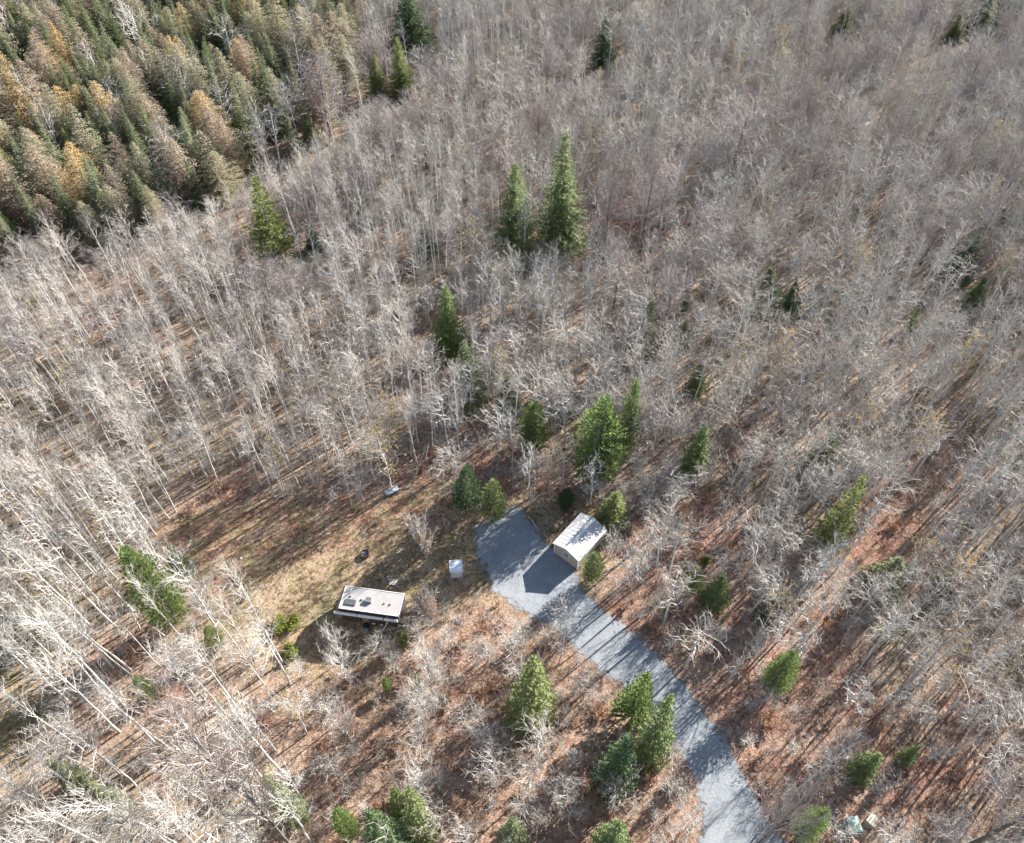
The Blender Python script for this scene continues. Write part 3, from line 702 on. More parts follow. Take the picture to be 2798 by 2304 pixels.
def build_small():
    # white box shed
    x, y = gp(1247, 1579); 
    t = thing('outhouse', 'small white box shed on the dark grass between camper and driveway', 'outhouse', (x, y + .58, 0), math.radians(5))
    B = MB(); H = 1.45; w2 = .56
    for dx, dy, a, b in ((0, -w2, 1.12, .04), (0, w2, 1.12, .04), (-w2, 0, .04, 1.08), (w2, 0, .04, 1.08)): B.box((dx, dy, H / 2), (a, b, H))
    B.obj('wall', M['white_blue'], t)
    for k in range(3):
        B = MB(); B.box((-.36 + .36 * k, -w2 - .03, H / 2), (.03, .02, H - .1)); B.obj('batten', M['grey_plastic'], t)
    B = MB(); a = [(-.66, -.72, H + .0), (.66, -.72, H + .0), (.66, .68, H + .12), (-.66, .68, H + .12)]
    prism(B, a, [(q[0], q[1], q[2] + .05) for q in a]); r_ = B.obj('roof', M['white_blue'], t)
    for dx, dy, a_, b_ in ((-.66, 0, .06, 1.4), (.66, 0, .06, 1.4)):
        B = MB(); B.box((dx, dy - .02, H + .09), (a_, b_ - .02, .14)); B.obj('roof_edge', M['trim'], r_)
    # fire ring
    x, y = gp(998, 1517)
    t = thing('fire_ring', 'round rusty steel fire ring with pale ash on the clearing grass', 'fire pit', (x, y, 0))
    B = MB(); n = 20; ro, ri, h = .50, .44, .42
    vs_ = []
    for rr, z in ((ro, 0), (ro, h), (ri, h), (ri, 0.02)):
        for k in range(n): a = 2 * math.pi * k / n; vs_.append((rr * math.cos(a), rr * math.sin(a), z))
    B.add(vs_, [(j * n + k, j * n + (k + 1) % n, (j + 1) * n + (k + 1) % n, (j + 1) * n + k) for j in range(3) for k in range(n)]); B.obj('ring', M['rust_steel'], t)
    B = MB(); B.tube([Vector((0, 0, .01)), Vector((0, 0, .14)), Vector((.05, -.05, .2))], [.43, .40, .05], 14, cap=True); B.obj('ash_bed', M['ash'], t)
    rr = R(5)
    for k in range(4):
        a = k * 1.5; B = MB(); B.tube([Vector((.3 * math.cos(a), .3 * math.sin(a), .2)), Vector((-.1 * math.cos(a), -.1 * math.sin(a), .27))], [.04, .035], 6, cap=True); B.obj('charred_log', M['black'], t)
    # pale boards behind the camper
    x, y = gp(1073, 1591)
    t = thing('board_stack', 'short pale boards laid side by side on the grass behind the camper', 'boards', (x, y, 0), math.radians(-7))
    for k in range(4):
        B = MB(); B.box((rr.uniform(-.08, .08), -.27 + k * .17, .05 + (.012 if k % 2 else 0)), (.88, .13, .05), rr.uniform(-.04, .04)); B.obj('board', M['new_wood'], t)
    for dx in (-.3, .3):
        B = MB(); B.box((dx, -.02, .012), (.07, .72, .022)); B.obj('bearer', M['dead_wood'], t)
    # white lidded bins against the trees at the top of the clearing
    for (px, py, w_, d_, h_, rz, mt, nm, lab) in ((1061, 1352, .55, .45, .42, .5, 'white_blue', 'storage_bin', 'low bluish white bin, left of the three white bins at the clearing edge'),
                                             (1070, 1345, .42, .75, .38, .3, 'trim', 'storage_bin', 'narrow white bin, middle of the three white bins at the clearing edge'),
                                             (1081, 1340, .62, .8, .45, .35, 'trim', 'storage_bin', 'widest white bin, right of the three white bins at the clearing edge')):
        x, y = gp(px, py)
        t = thing(nm, lab, 'bin', (x, y, 0), rz, 'white bins at the clearing edge')
        B = MB(); a = [(-w_ / 2 + .04, -d_ / 2 + .04, .0), (w_ / 2 - .04, -d_ / 2 + .04, .0), (w_ / 2 - .04, d_ / 2 - .04, .0), (-w_ / 2 + .04, d_ / 2 - .04, .0)]
        prism(B, a, [(q[0] * 1.05, q[1] * 1.05, h_) for q in a]); B.obj('tub', M['steel_blue'], t)
        B = MB(); B.box((0, 0, h_ + .025), (w_ + .04, d_ + .04, .05)); B.box((0, 0, h_ + .06), (w_ - .16, d_ - .16, .02)); B.obj('lid', M[mt], t)
    # teal pole lying in the camper's shade and a loose cable
    a = Vector((*gp(860 + 865 / 6.677, 1540 + 1040 / 6.677), .0)); b = Vector((*gp(860 + 1062 / 6.677, 1540 + 1405 / 6.677), .0)); d = b - a
    t = thing('sewer_hose', 'straight teal hose running out from under the camper side', 'hose', tuple(a))
    B = MB(); P = [a * 0 + d * (k / 12) + Vector((0, 0, .10)) for k in range(13)]; B.tube(P, [.055] * 13, 8, cap=True); B.obj('hose', M['teal'], t, True)
    B = MB(); B.tube([d + Vector((0, 0, .1)) - d.normalized() * .02, d + d.normalized() * .25 + Vector((0, 0, .1))], [.085, .085], 10, cap=True); B.obj('coupling', M['trim'], t)
    for k in (2, 5, 8, 11):
        B = MB(); q = d * (k / 12); B.box((q.x, q.y, .025), (.2, .1, .05), math.atan2(d.y, d.x)); B.obj('hose_support', M['black'], t)
    P = []
    pp = [(1110, 1390), (1150, 1330), (1200, 1270), (1260, 1230), (1330, 1213), (1390, 1225), (1420, 1180)]
    for q in pp: P.append(Vector((*gp(860 + q[0] / 6.677, 1540 + q[1] / 6.677), .03)))
    B = MB(); B.tube(P, [.018] * len(P), 5, cap=True); o = B.obj('cable', M['grey_plastic'])
    tag(o, 'thin grey cable curving over the ground in the camper shade', 'cable')
    for (zx, zy, rz, sz, lab) in ((1392, 1092, .3, (.34, .26, .2), 'small pale box nearest the rear corner of the camper'), (1432, 1175, -.5, (.5, .2, .12), 'small pale plank at the edge of the camper shade')):
        x, y = gp(860 + zx / 6.677, 1540 + zy / 6.677); t = thing('crate' if sz[2] > .15 else 'plank', lab, 'box' if sz[2] > .15 else 'plank', (x, y, 0), rz)
        B = MB(); B.box((0, 0, sz[2] / 2), sz); B.obj('body' if sz[2] > .15 else 'board', M['camper_white'], t)
        B = MB(); B.box((0, 0, sz[2] + .012), (sz[0] * .7, sz[1] * .5, .02)); B.obj('lid' if sz[2] > .15 else 'strap', M['grey_plastic'], t)
    # log laid along the pad edge
    a = Vector((*gp(1444, 1412), .12)); b = Vector((*gp(1477, 1457), .14)); 
    t = thing('fallen_log', 'bleached log lying along the upper right edge of the gravel pad', 'log', tuple(a)); d = b - a
    B = MB(); B.tube([d * 0, d * .35 + Vector((.05, 0, .02)), d * .7, d], [.11, .12, .14, .16], 8, cap=True); B.obj('trunk', M['dead_wood'], t, True)
    for f, s in ((.2, 1), (.45, -1), (.8, 1)):
        B = MB(); B.tube([d * f, d * f + Vector((.25 * s, .12, .22))], [.035, .015], 5, cap=True); B.obj('branch_stub', M['dead_wood'], t)
    # toppled poles leaning in the gap
    for (a_, b_, h, lab) in (((1122, 1335), (1172, 1262), 6.0, 'long pale leaning dead pole above the clearing, the left one'), ((1152, 1296), (1176, 1248), 4.5, 'shorter leaning dead pole above the clearing, the right one')):
        a = Vector((*gp(*a_), 0.0)); b = Vector((*gp(*b_), 0.0)); d = b - a; d.z = h * .55
        t = thing('leaning_pole', lab, 'dead tree', tuple(a), 0, 'toppled dead poles above the clearing')
        B = MB(); B.tube([d * 0, d * .4 + Vector((.03, 0, .05)), d], [.11, .09, .04], 6, cap=True); B.obj('trunk', M['dead_wood'], t, True)
        for f in (.5, .62, .75, .86):
            B = MB(); B.tube([d * f, d * f + Vector((rr.uniform(-.6, .6), rr.uniform(-.4, .4), rr.uniform(.1, .5)))], [.025, 0.0], 4); B.obj('dead_branch', M['dead_wood'], t)
    # bottom right: pale green box blind and weathered crate
    x, y = gp(2322, 2262)
    t = thing('ground_blind', 'pale green cloth box blind among twigs near the bottom right', 'blind', (x, y, 0), .12)
    B = MB(); s = .5; H = 1.2; a = [(-s, -s * 1.25, 0), (s, -s * 1.25, 0), (s, s * 1.25, 0), (-s, s * 1.25, 0)]
    prism(B, a, [(q[0] * .92, q[1] * .92, H) for q in a]); B.obj('cover', M['teal_pale'], t)
    B = MB(); a = [(-.53, -.63, H + .01), (.53, -.63, H + .01), (.53, .63, H + .01), (-.53, .63, H + .01)]
    prism(B, a, [(q[0] * .2, q[1] * .2, H + .16) for q in a]); B.obj('roof', M['teal_pale'], t)
    for sx in (-1, 1):
        for sy in (-1, 1): B = MB(); B.tube([Vector((sx * .53, sy * .66, 0)), Vector((sx * .49, sy * .6, H))], [.02, .02], 5, cap=True); B.obj('frame_pole', M['grey_plastic'], t)
    x, y = gp(2378, 2247)
    t = thing('crate', 'weathered pale wooden crate right of the green blind near the bottom right', 'crate', (x, y, 0), .75)
    for k in range(4):
        B = MB(); B.box((0, -.33 + .22 * k, .78), (.95, .19, .03)); B.obj('slat', M['new_wood'] if k > 1 else M['dead_wood'], t)
    for sy in (-1, 1):
        for k in range(3): B = MB(); B.box((0, sy * .42, .14 + .24 * k), (.93, .03, .18)); B.obj('slat', M['dead_wood'], t)
    for sx in (-1, 1):
        for k in range(3): B = MB(); B.box((sx * .46, 0, .14 + .24 * k), (.03, .81, .18)); B.obj('slat', M['dead_wood'], t)
    for sx in (-1, 1):
        for sy in (-1, 1): B = MB(); B.box((sx * .42, sy * .38, .38), (.05, .05, .74)); B.obj('corner_post', M['dead_wood'], t)
    # white scraps in the clearing
    for (px, py, s, lab) in ((658, 1526, .3, 'larger white scrap lying on the left grass of the clearing'), (613, 1557, .22, 'smaller white scrap lying lower left on the clearing grass')):
        x, y = gp(px, py); B = MB(); rr2 = R(px)
        a = [(s * .6 * math.cos(q) * rr2.uniform(.6, 1.1), s * .6 * math.sin(q) * rr2.uniform(.6, 1.1), .0) for q in [k * 1.05 for k in range(6)]]
        prism(B, a, [(q[0] * .6, q[1] * .6, .1 + rr2.uniform(0, .06)) for q in a]); o = B.obj('white_scrap', M['trim'], None, loc=(x, y, 0)); tag(o, lab, 'scrap', 'white scraps on the clearing grass')
build_small()

# ------------------------------------------------------------------ hand placed evergreens: (kind, tip y, base px, half width px, material, label)
HAND = [
 ('pine_tree', 484, (762, 715), 72, 'needle_light', 'large light green pine with wide skirt in the bare woods left of centre'),
 ('fir_tree', 600, (862, 685), 20, 'needle_dark', 'small dark narrow fir just right of the large light green pine'),
 ('spruce_tree', 440, (1408, 700), 58, 'needle_mid', 'left one of the two tall spruces standing side by side above centre'),
 ('spruce_tree', 356, (1528, 690), 60, 'needle_mid', 'right and taller one of the two tall spruces above centre'),
 ('fir_tree', 780, (1232, 960), 42, 'needle_bright', 'bright green fir above the small red gap, left of centre'),
 ('fir_tree', 930, (1280, 1110), 44, 'needle_dull', 'dull green fir behind bare twigs below the bright green fir'),
 ('fir_tree', 1020, (1388, 1130), 30, 'needle_dull', 'slim faded green fir half hidden by a white barked tree'),
 ('cedar_tree', 1100, (1456, 1235), 48, 'needle_bright', 'rounded yellow green cedar standing alone above the two dark green firs'),
 ('cedar_tree', 1085, (1625, 1320), 72, 'needle_bright', 'largest cedar, broad and tall above the storage shed'),
 ('cedar_tree', 1035, (1700, 1270), 38, 'needle_mid', 'slim spired cedar pressed against the right of the largest cedar'),
 ('cedar_tree', 1272, (1283, 1395), 44, 'needle_dark', 'left one of the two round dark cedars above the gravel pad'),
 ('cedar_tree', 1310, (1352, 1418), 40, 'needle_mid', 'right one of the two round dark cedars above the gravel pad'),
 ('cedar_tree', 1335, (1545, 1392), 24, 'needle_dark', 'little shaded blue green cedar left behind the storage shed'),
 ('fir_tree', 1345, (1672, 1428), 38, 'needle_light', 'olive fir directly behind the storage shed'),
 ('fir_tree', 1160, (1892, 1290), 38, 'needle_mid', 'green fir right of the largest cedar with bent tip'),
 ('pine_tree', 1300, (2245, 1505), 56, 'needle_light', 'big olive yellow pine in the right woods'),
 ('fir_tree', 765, (2142, 868), 26, 'needle_dark', 'pointed dark fir in the upper right woods left of the pair'),
 ('fir_tree', 642, (2612, 760), 32, 'needle_dark', 'upper dark fir of the pair near the right edge'),
 ('fir_tree', 755, (2652, 832), 26, 'needle_mid', 'lower slim fir of the pair near the right edge'),
 ('fir_tree', 40, (1645, 190), 30, 'needle_dark', 'dark pointed fir in the grey woods at top centre'),
 ('spruce_tree', 100, (1102, 265), 32, 'needle_light', 'right one of two lit young spruces at the edge of the conifer stand'),
 ('spruce_tree', 148, (1038, 275), 28, 'needle_light', 'left one of two lit young spruces at the edge of the conifer stand'),
 ('spruce_tree', -60, (1128, 150), 50, 'needle_dark', 'tall very dark spruce cut by the top edge right of the conifer stand'),
 ('cedar_tree', 1495, (482, 1700), 66, 'needle_bright', 'large bright green evergreen on the left side of the clearing'),
 ('fir_tree', 1640, (70, 1745), 55, 'needle_dull', 'pale green fir behind white trunks at the left edge'),
 ('cedar_tree', 1508, (1615, 1585), 31, 'needle_mid', 'round green cedar shrub at the near corner of the storage shed'),
 ('fir_tree', 1795, (1452, 1955), 62, 'needle_light', 'broad triangular light green fir below the clearing at bottom centre'),
 ('pine_tree', 1838, (1728, 1965), 60, 'needle_bright', 'yellow green pine touching the lower edge of the driveway'),
 ('fir_tree', 1895, (1768, 2062), 45, 'needle_mid', 'dark tipped fir in front of the yellow green pine by the driveway'),
 ('fir_tree', 2008, (1672, 2140), 46, 'needle_dark', 'dense blue green fir left below the dark tipped fir'),
 ('fir_tree', 2150, (1160, 2275), 42, 'needle_mid', 'upper right fir of the cluster at the bottom edge'),
 ('fir_tree', 2215, (1075, 2345), 52, 'needle_dark', 'largest blue green fir of the cluster at the bottom edge'),
 ('fir_tree', 2150, (1103, 2220), 28, 'needle_light', 'small light fir behind the cluster at the bottom edge'),
 ('cedar_tree', 2212, (968, 2290), 34, 'needle_bright', 'round light green cedar left of the cluster at the bottom edge'),
 ('cedar_tree', 1778, (2098, 1890), 42, 'needle_bright', 'round light green cedar right of the driveway bend'),
 ('cedar_tree', 2212, (2178, 2285), 42, 'needle_bright', 'round bright green cedar bush beside the lower end of the driveway'),
 ('cedar_tree', 1550, (1888, 1618), 24, 'needle_mid', 'left one of the small green firs in the shade right of the shed'),
 ('fir_tree', 1572, (1950, 1640), 32, 'needle_mid', 'middle one of the small green firs in the shade right of the shed'),
 ('fir_tree', 1604, (2098, 1680), 26, 'needle_dull', 'right one of the small green firs in the shade right of the shed'),
 ('fir_tree', 2244, (1660, 2325), 42, 'needle_mid', 'green fir cut by the bottom edge left of the driveway'),
 ('fir_tree', 2235, (1400, 2305), 36, 'needle_dull', 'dull green fir behind twigs at the bottom centre edge'),
 ('cedar_tree', 1850, (418, 1905), 25, 'needle_bright', 'small green cedar bush among white trunks on the lower left'),
 ('cedar_tree', 1712, (600, 1770), 27, 'needle_light', 'small round pale green bush at the lower left rim of the clearing'),
 ('cedar_tree', 1722, (1106, 1762), 20, 'needle_light', 'small yellow green bush just below the rear of the camper'),
 ('fir_tree', 1838, (1150, 1890), 17, 'needle_light', 'tiny green fir in the brush below the camper'),
 ('cedar_tree', 1850, (1062, 1885), 15, 'needle_bright', 'tiny yellow green bush left of the tiny fir below the camper'),
 ('fir_tree', 1524, (2400, 1610), 46, 'needle_dull', 'faded green fir behind curly branches in the right woods'),
 ('fir_tree', 1560, (2572, 1605), 22, 'needle_dull', 'small faded fir far right of the faded green fir'),
 ('fir_tree', 2060, (2345, 2115), 34, 'needle_mid', 'low green fir at the lower edge of the right woods'),
 ('fir_tree', 2036, (2465, 2080), 18, 'needle_mid', 'tiny green fir at the lower edge of the right woods'),
 ('fir_tree', 820, (1755, 970), 36, 'needle_dull', 'muted tall fir half hidden in the woods right of centre'),
 ('fir_tree', 795, (1868, 850), 16, 'needle_mid', 'thin green fir in the woods right of centre, upper one'),
 ('fir_tree', 870, (1862, 945), 20, 'needle_dull', 'thin faded fir in the woods right of centre, lower one'),
 ('fir_tree', 990, (1896, 1072), 24, 'needle_mid', 'slim green fir in front of a dark shadow right of centre'),
 ('fir_tree', 730, (2075, 840), 42, 'needle_dull', 'wide faded green spruce left of the pointed dark fir'),
 ('fir_tree', 1180, (2225, 1290), 36, 'needle_dull', 'dim green fir just above the big olive yellow pine'),
 ('fir_tree', 835, (2482, 900), 14, 'needle_mid', 'thin yellow green fir between the pair and the pointed dark fir'),
 ('fir_tree', 520, (985, 625), 30, 'needle_dull', 'pale green fir behind white trunks above the upper left woods'),
 ('fir_tree', 590, (1172, 700), 30, 'needle_dull', 'pale green fir behind white trunks left of the two tall spruces'),
 ('fir_tree', 15, (2292, 105), 26, 'needle_mid', 'dark green fir at the top edge near the upper right corner'),
 ('fir_tree', 40, (2597, 115), 22, 'needle_mid', 'slim green fir below the top edge near the upper right corner'),
 ('fir_tree', -20, (2674, 80), 28, 'needle_mid', 'green fir cut by the top edge near the upper right corner'),
 ('fir_tree', -10, (2745, 70), 40, 'needle_dull', 'teal green fir in the upper right corner'),
 ('spruce_tree', -60, (1465, 50), 34, 'needle_dull', 'faded spruce cut by the top edge at top centre'),
 ('fir_tree', 1490, (505, 1560), 28, 'needle_dull', 'dim green fir behind the large bright green evergreen'),
 ('fir_tree', 2080, (230, 2150), 30, 'needle_dull', 'dim green fir under the white trunks in the lower left'),
 ('fir_tree', 2130, (345, 2210), 26, 'needle_dull', 'dim small fir between white trunks near the bottom left'),
 ('fir_tree', 2120, (810, 2230), 34, 'needle_dull', 'dim green fir behind the grey dead tree at the bottom'),
]
occupied = []
rr = R(77)
for k, (kind, ty, (bx, by), hw, mt, lab) in enumerate(HAND):
    x, y = gp(bx, by); h = height_to(x, y, ty); dep = proj(x, y, h * .4)[2]
    rw = hw / FPX * dep
    place_tree(kind, k, x, y, h, rw * (1.35 if kind in ('fir_tree', 'spruce_tree') else 1.2), rr.uniform(0, 6.28), lab, 'single evergreens in the bare woods', 'evergreen tree', mt)
    occupied.append((x, y, max(1.0, rw * .75)))
# low yellow green bush beside the camper
def bush(px, py, rx, h, mt, lab, seed, cat='bush'):
    x, y = gp(px, py); r = R(seed)
    t = thing('leafy_bush', lab, cat, (x, y, 0))
    S = MB(); Lf = MB()
    for k in range(14):
        a = r.uniform(0, 6.28); q = Vector((math.cos(a) * rx * r.uniform(.4, .95), math.sin(a) * rx * r.uniform(.4, .95), h * r.uniform(.5, 1)))
        S.tube([Vector((q.x * .1, q.y * .1, 0)), q * .6, q], [.02, .014, 0.0], 3)
        for _ in range(70):
            c = q * r.uniform(.5, 1.05) + Vector((r.gauss(0, rx * .14), r.gauss(0, rx * .14), r.gauss(0, h * .1)))
            c.z = max(.05, c.z); quad_leaf(Lf, c, r.uniform(.07, .13), r, 0)
    S.obj('stems', M['brush_twig'], t); Lf.obj('foliage', M[mt], t); occupied.append((x, y, rx * .6))
M['leaf_lime'] = mat_leaf('leaf_lime', (0.26, 0.30, 0.05), (0.17, 0.22, 0.04), (0.30, 0.32, 0.08), 1.5)
bush(783, 1712, 1.7, .9, 'leaf_lime', 'lime green leafy bush left of the camper shadow', 1)
bush(790, 1790, 1.0, .9, 'leaf_lime', 'low olive bush under the lime green bush at the clearing rim', 2)
bush(1925, 1538, .6, .8, 'leaf_lime', 'tiny lime bush on the red ground right of the shed', 3)

# ------------------------------------------------------------------ hand placed bare trees that stand out
HB = [
 ('maple_tree', 430, 0, 190, (905, 395), 95, None, 'broad grey fan shaped tree against the right side of the conifer stand'),
 ('maple_tree', 0, 1, 300, (1985, 520), 100, None, 'broad hazy grey crowned tree right of the two tall spruces'),
 ('maple_tree', 0, 2, 440, (1648, 720), 68, None, 'left one of two fine twigged dark stemmed trees over the rust ground'),
 ('maple_tree', 0, 0, 430, (1745, 715), 72, None, 'right one of two fine twigged dark stemmed trees over the rust ground'),
 ('fan_shrub', 0, 0, 1400, (1158, 1518), 62, None, 'young tree with tan withered leaves beside the clearing'),
 ('fan_shrub', 0, 1, 1605, (1180, 1700), 54, None, 'brown twiggy sapling at the rear end of the camper'),
 ('small_bare_tree', 0, 0, 1715, (940, 1800), 42, None, 'pale bare tree growing in front of the camper shadow'),
 ('birch_tree', 0, 1, 1235, (1218, 1362), 38, None, 'white bare tree leaning over the left round cedar'),
 ('birch_tree', 0, 2, 1085, (1228, 1245), 55, None, 'white wide branched tree above the toppled poles'),
 ('aspen_tree', 0, 3, 1240, (1446, 1362), 55, None, 'pale bare tree standing at the tip of the gravel pad'),
 ('aspen_tree', 0, 4, 1150, (1400, 1290), 40, None, 'crooked bare tree left of the rounded yellow green cedar'),
 ('leafy_birch_tree', 0, 0, 1225, (1500, 1345), 45, None, 'tree still holding pale yellow leaves below the rounded cedar'),
 ('birch_tree', 0, 5, 1240, (1538, 1345), 26, None, 'slim grey leaning trunk in the shade of the largest cedar'),
 ('small_bare_tree', 0, 1, 1500, (1715, 1600), 48, None, 'pale forked bare tree right of the storage shed'),
 ('small_bare_tree', 0, 2, 1600, (1775, 1712), 34, None, 'small bare tree on the red bank above the driveway'),
 ('maple_tree', 0, 1, 1980, (828, 2345), 110, None, 'big grey half dead tree with heavy limbs at the bottom left of centre'),
 ('small_bare_tree', 0, 0, 1640, (1530, 1720), 45, None, 'white twiggy tree leaning over the near edge of the driveway'),
 ('maple_tree', 0, 2, 2150, (2025, 2350), 75, None, 'fine twigged grey tree covering the lower end of the driveway'),
 ('maple_tree', 0, 0, 2120, (2600, 2330), 130, None, 'wide spreading grey tree by the pale road at bottom right'),
 ('fan_shrub', 0, 2, 1960, (955, 2030), 60, None, 'orange leaved sapling in the brush below the camper'),
 ('fan_shrub', 0, 0, 1985, (2290, 2055), 55, None, 'peach leaved sapling in the lower right woods'),
 ('small_bare_tree', 0, 1, 1420, (2040, 1530), 60, None, 'white spreading tree on the red strip left of the big olive pine'),
]
for k, (kind, _, vi, ty, (bx, by), hw, mt, lab) in enumerate(HB):
    x, y = gp(bx, by); h = height_to(x, y, ty); dep = proj(x, y, h * .6)[2]; rw = hw / FPX * dep
    place_tree(kind, vi, x, y, h, rw, rr.uniform(0, 6.28), lab, None, 'tree', mt)
    occupied.append((x, y, max(1.0, rw * .45)))

# ------------------------------------------------------------------ the woods
OCC = np.array(occupied)
SMALL = [gp(*p) for p in ((1061, 1352), (1070, 1345), (1081, 1340), (998, 1517), (1073, 1591), (1455, 1435), (2322, 2262), (2378, 2247), (658, 1526), (613, 1557), (1247, 1565), (783, 1712), (990, 1710), (1010, 1740), (1060, 1730), (1600, 1520), (1560, 1490))]
def free(x, y):
    return not bool((((OCC[:, 0] - x) ** 2 + (OCC[:, 1] - y) ** 2) < OCC[:, 2] ** 2).any())
def jitter_grid(x0, x1, y0, y1, step, r):
    j = 0; y = y0
    while y < y1:
        x = x0 + (step / 2 if j % 2 else 0)
        while x < x1:
            yield x + r.uniform(-.48, .48) * step, y + r.uniform(-.48, .48) * step
            x += step
        y += step * .9; j += 1
def in_range(x, y, ml=14, mr=42):
    px, py, dep = proj(x, y, 0)
    half = 1399 / FPX * dep
    return -half - ml < x < half + mr
def near_drive(x, y, d):
    return in_poly(x, y, DRIVE) or any(math.hypot(x - a, y - b) < d for a, b in DRIVE_S)
CLEAR_S = [(CLEAR[i][0] + (CLEAR[i - 1][0] - CLEAR[i][0]) * k / 6, CLEAR[i][1] + (CLEAR[i - 1][1] - CLEAR[i][1]) * k / 6) for i in range(len(CLEAR)) for k in range(6)]
DRIVE_S = []
for i in range(len(DRIVE)):
    a, b = DRIVE[i], DRIVE[(i + 1) % len(DRIVE)]; n_ = max(1, int(math.hypot(a[0] - b[0], a[1] - b[1])))
    DRIVE_S += [(a[0] + (b[0] - a[0]) * k / n_, a[1] + (b[1] - a[1]) * k / n_) for k in range(n_)]

SHOW = [(783, 783, 1680, 1745, 35), (1000, 1010, 1700, 1755, 45), (1085, 1085, 1690, 1740, 30), (1163, 1163, 1400, 1525, 40), (1590, 1590, 1390, 1570, 75), (1010, 1020, 1600, 1700, 85), (1240, 1245, 1540, 1585, 25)]     # what nothing in front may hide: tip x, base x, tip y, base y, half width
for (kind, ty, (bx, by), hw, mt, lab) in HAND:
    if mt != 'needle_dull':
        x, y = gp(bx, by); tx, _, _ = proj(x, y, height_to(x, y, ty)); SHOW.append((tx, bx, ty, by, hw))
CLEAR_IN = [(560, 1430), (1180, 1370), (1300, 1450), (1411, 1400), (1480, 1480), (1600, 1440), (1660, 1470), (1600, 1620), (1500, 1680), (1200, 1600), (1100, 1710), (900, 1740), (700, 1640)]
SUNLIT = [(*gp(1010, 1660), 3.6, 2.5), (*gp(1600, 1520), 3.2, 2.0)]
def hides(x, y, h):
    bx, by, _ = proj(x, y, 0)
    for (cx, cy, rad, top) in SUNLIT:       # keeps the roofs in full sun
        a_ = (x - cx) * .766 + (y - cy) * .643; b_ = abs((x - cx) * .643 - (y - cy) * .766)
        if 0 < a_ < (h - top) * 2.1 + rad and b_ < rad: return .97
    for f in (.3, .42, .55, .68, .8, 1.0):
        tx, ty, _ = proj(x, y, h * f)
        for (x0, x1, t0, b0, hw) in SHOW:
            if by > b0 - 5 and t0 - 12 < ty < b0 - (b0 - t0) * .12 and abs(tx - (x0 + (x1 - x0) * (ty - t0) / (b0 - t0))) < hw + 22: return .92
        if in_poly(tx, ty, STAND_VIEW): return .93
        if in_poly(tx, ty, VERGE_PX): return .85
        if in_poly(tx, ty, CLEAR_IN) and not (in_poly(bx, by, CLEAR_IN)): return .9
        if in_poly(tx, ty, DRIVE_PX) and by > ty and ty < 2150: return .8
    return 0.0

woods = {'birch_tree': [], 'aspen_tree': [], 'leafy_birch_tree': [], 'maple_tree': [], 'small_bare_tree': []}
r = R(11)
for x, y in jitter_grid(-150, 175, 4, 228, 2.5, r):
    if not in_range(x, y): continue
    px, py, dep = proj(x, y, 0)
    if in_poly(px, py, STAND_PX): continue
    if in_poly(x, y, CLEAR) or in_poly(x, y, VERGE) or in_poly(x, y, ROAD): continue
    if y < 95 and near_drive(x, y, 1.3): continue
    if not free(x, y): continue
    if r.random() > patch_keep(x, y): continue
    brush = in_poly(x, y, BRUSH)
    if brush:
        if r.random() < .62: continue
        h = r.uniform(3.5, 7.5)
        if r.random() < hides(x, y, h): continue
        woods['small_bare_tree'].append((x, y, h, r.uniform(.8, 1.2))); continue
    if r.random() < .06: continue
    # species by place: white birch on the left, grey crooked aspen to the right
    left = 1 / (1 + math.exp((px - 1150 + 250 * math.sin(y * .11)) / 130))
    u = r.random()
    if u < .02 and py < 1300: kind = 'maple_tree'
    elif u < .05: kind = 'leafy_birch_tree'
    elif u < .12: kind = 'small_bare_tree'
    else: kind = 'birch_tree' if r.random() < max(.12, left) else 'aspen_tree'
    if kind == 'birch_tree': h = r.uniform(9.5, 13.5) if py < 1450 else r.uniform(12, 17.5)
    elif kind == 'aspen_tree': h = r.uniform(7.5, 11.5)
    elif kind == 'maple_tree': h = r.uniform(9, 12)
    elif kind == 'leafy_birch_tree': h = r.uniform(7, 12)
    else: h = r.uniform(5, 9)
    if py > 1500 and px > 1900: h *= .85
    if r.random() < hides(x, y, h):
        h = r.uniform(2.6, 4.5)
        if hides(x, y, h) == 0 and r.random() < .75 and not in_poly(x, y, CLEAR): woods['small_bare_tree'].append((x, y, h, r.uniform(.9, 1.4)))
        continue
    woods[kind].append((x, y, h, r.uniform(.75, 1.25)))

# conifer stand in the upper left
stand = {'tamarack_tree': [], 'spruce_tree': []}
r = R(21)
MT = ['larch_tan', 'larch_rose', 'larch_gold', 'larch_tan', 'larch_rose']
for x, y in jitter_grid(-175, -10, 70, 228, 3.4, r):
    px, py, dep = proj(x, y, 0)
    if not in_poly(px, py, STAND_PX) or not in_range(x, y, 16, 10) or not free(x, y): continue
    if r.random() < .10: continue
    gold = (px < 330 and 280 < py < 720) or (500 < px < 760 and 80 < py < 420)
    u = r.random() + .12 * math.sin(x * .21 + 1) * math.sin(y * .17)
    if u < .09: woods['aspen_tree'].append((x, y, r.uniform(9, 14), r.uniform(1.0, 1.5))); continue
    if u < .66: stand['spruce_tree'].append((x, y, r.uniform(6, 14), r.uniform(.85, 1.35), r.choice([0, 0, 1, 2, 2])))
    else:
        c = r.choice([2, 0, 1]) if gold and r.random() < .75 else r.choice([0, 1, 0, 1, 0, 1, 0, 1, 0, 1, 2])
        stand['tamarack_tree'].append((x, y, r.choice([r.uniform(8, 12), r.uniform(11, 15.5)]), r.uniform(.85, 1.45), c))

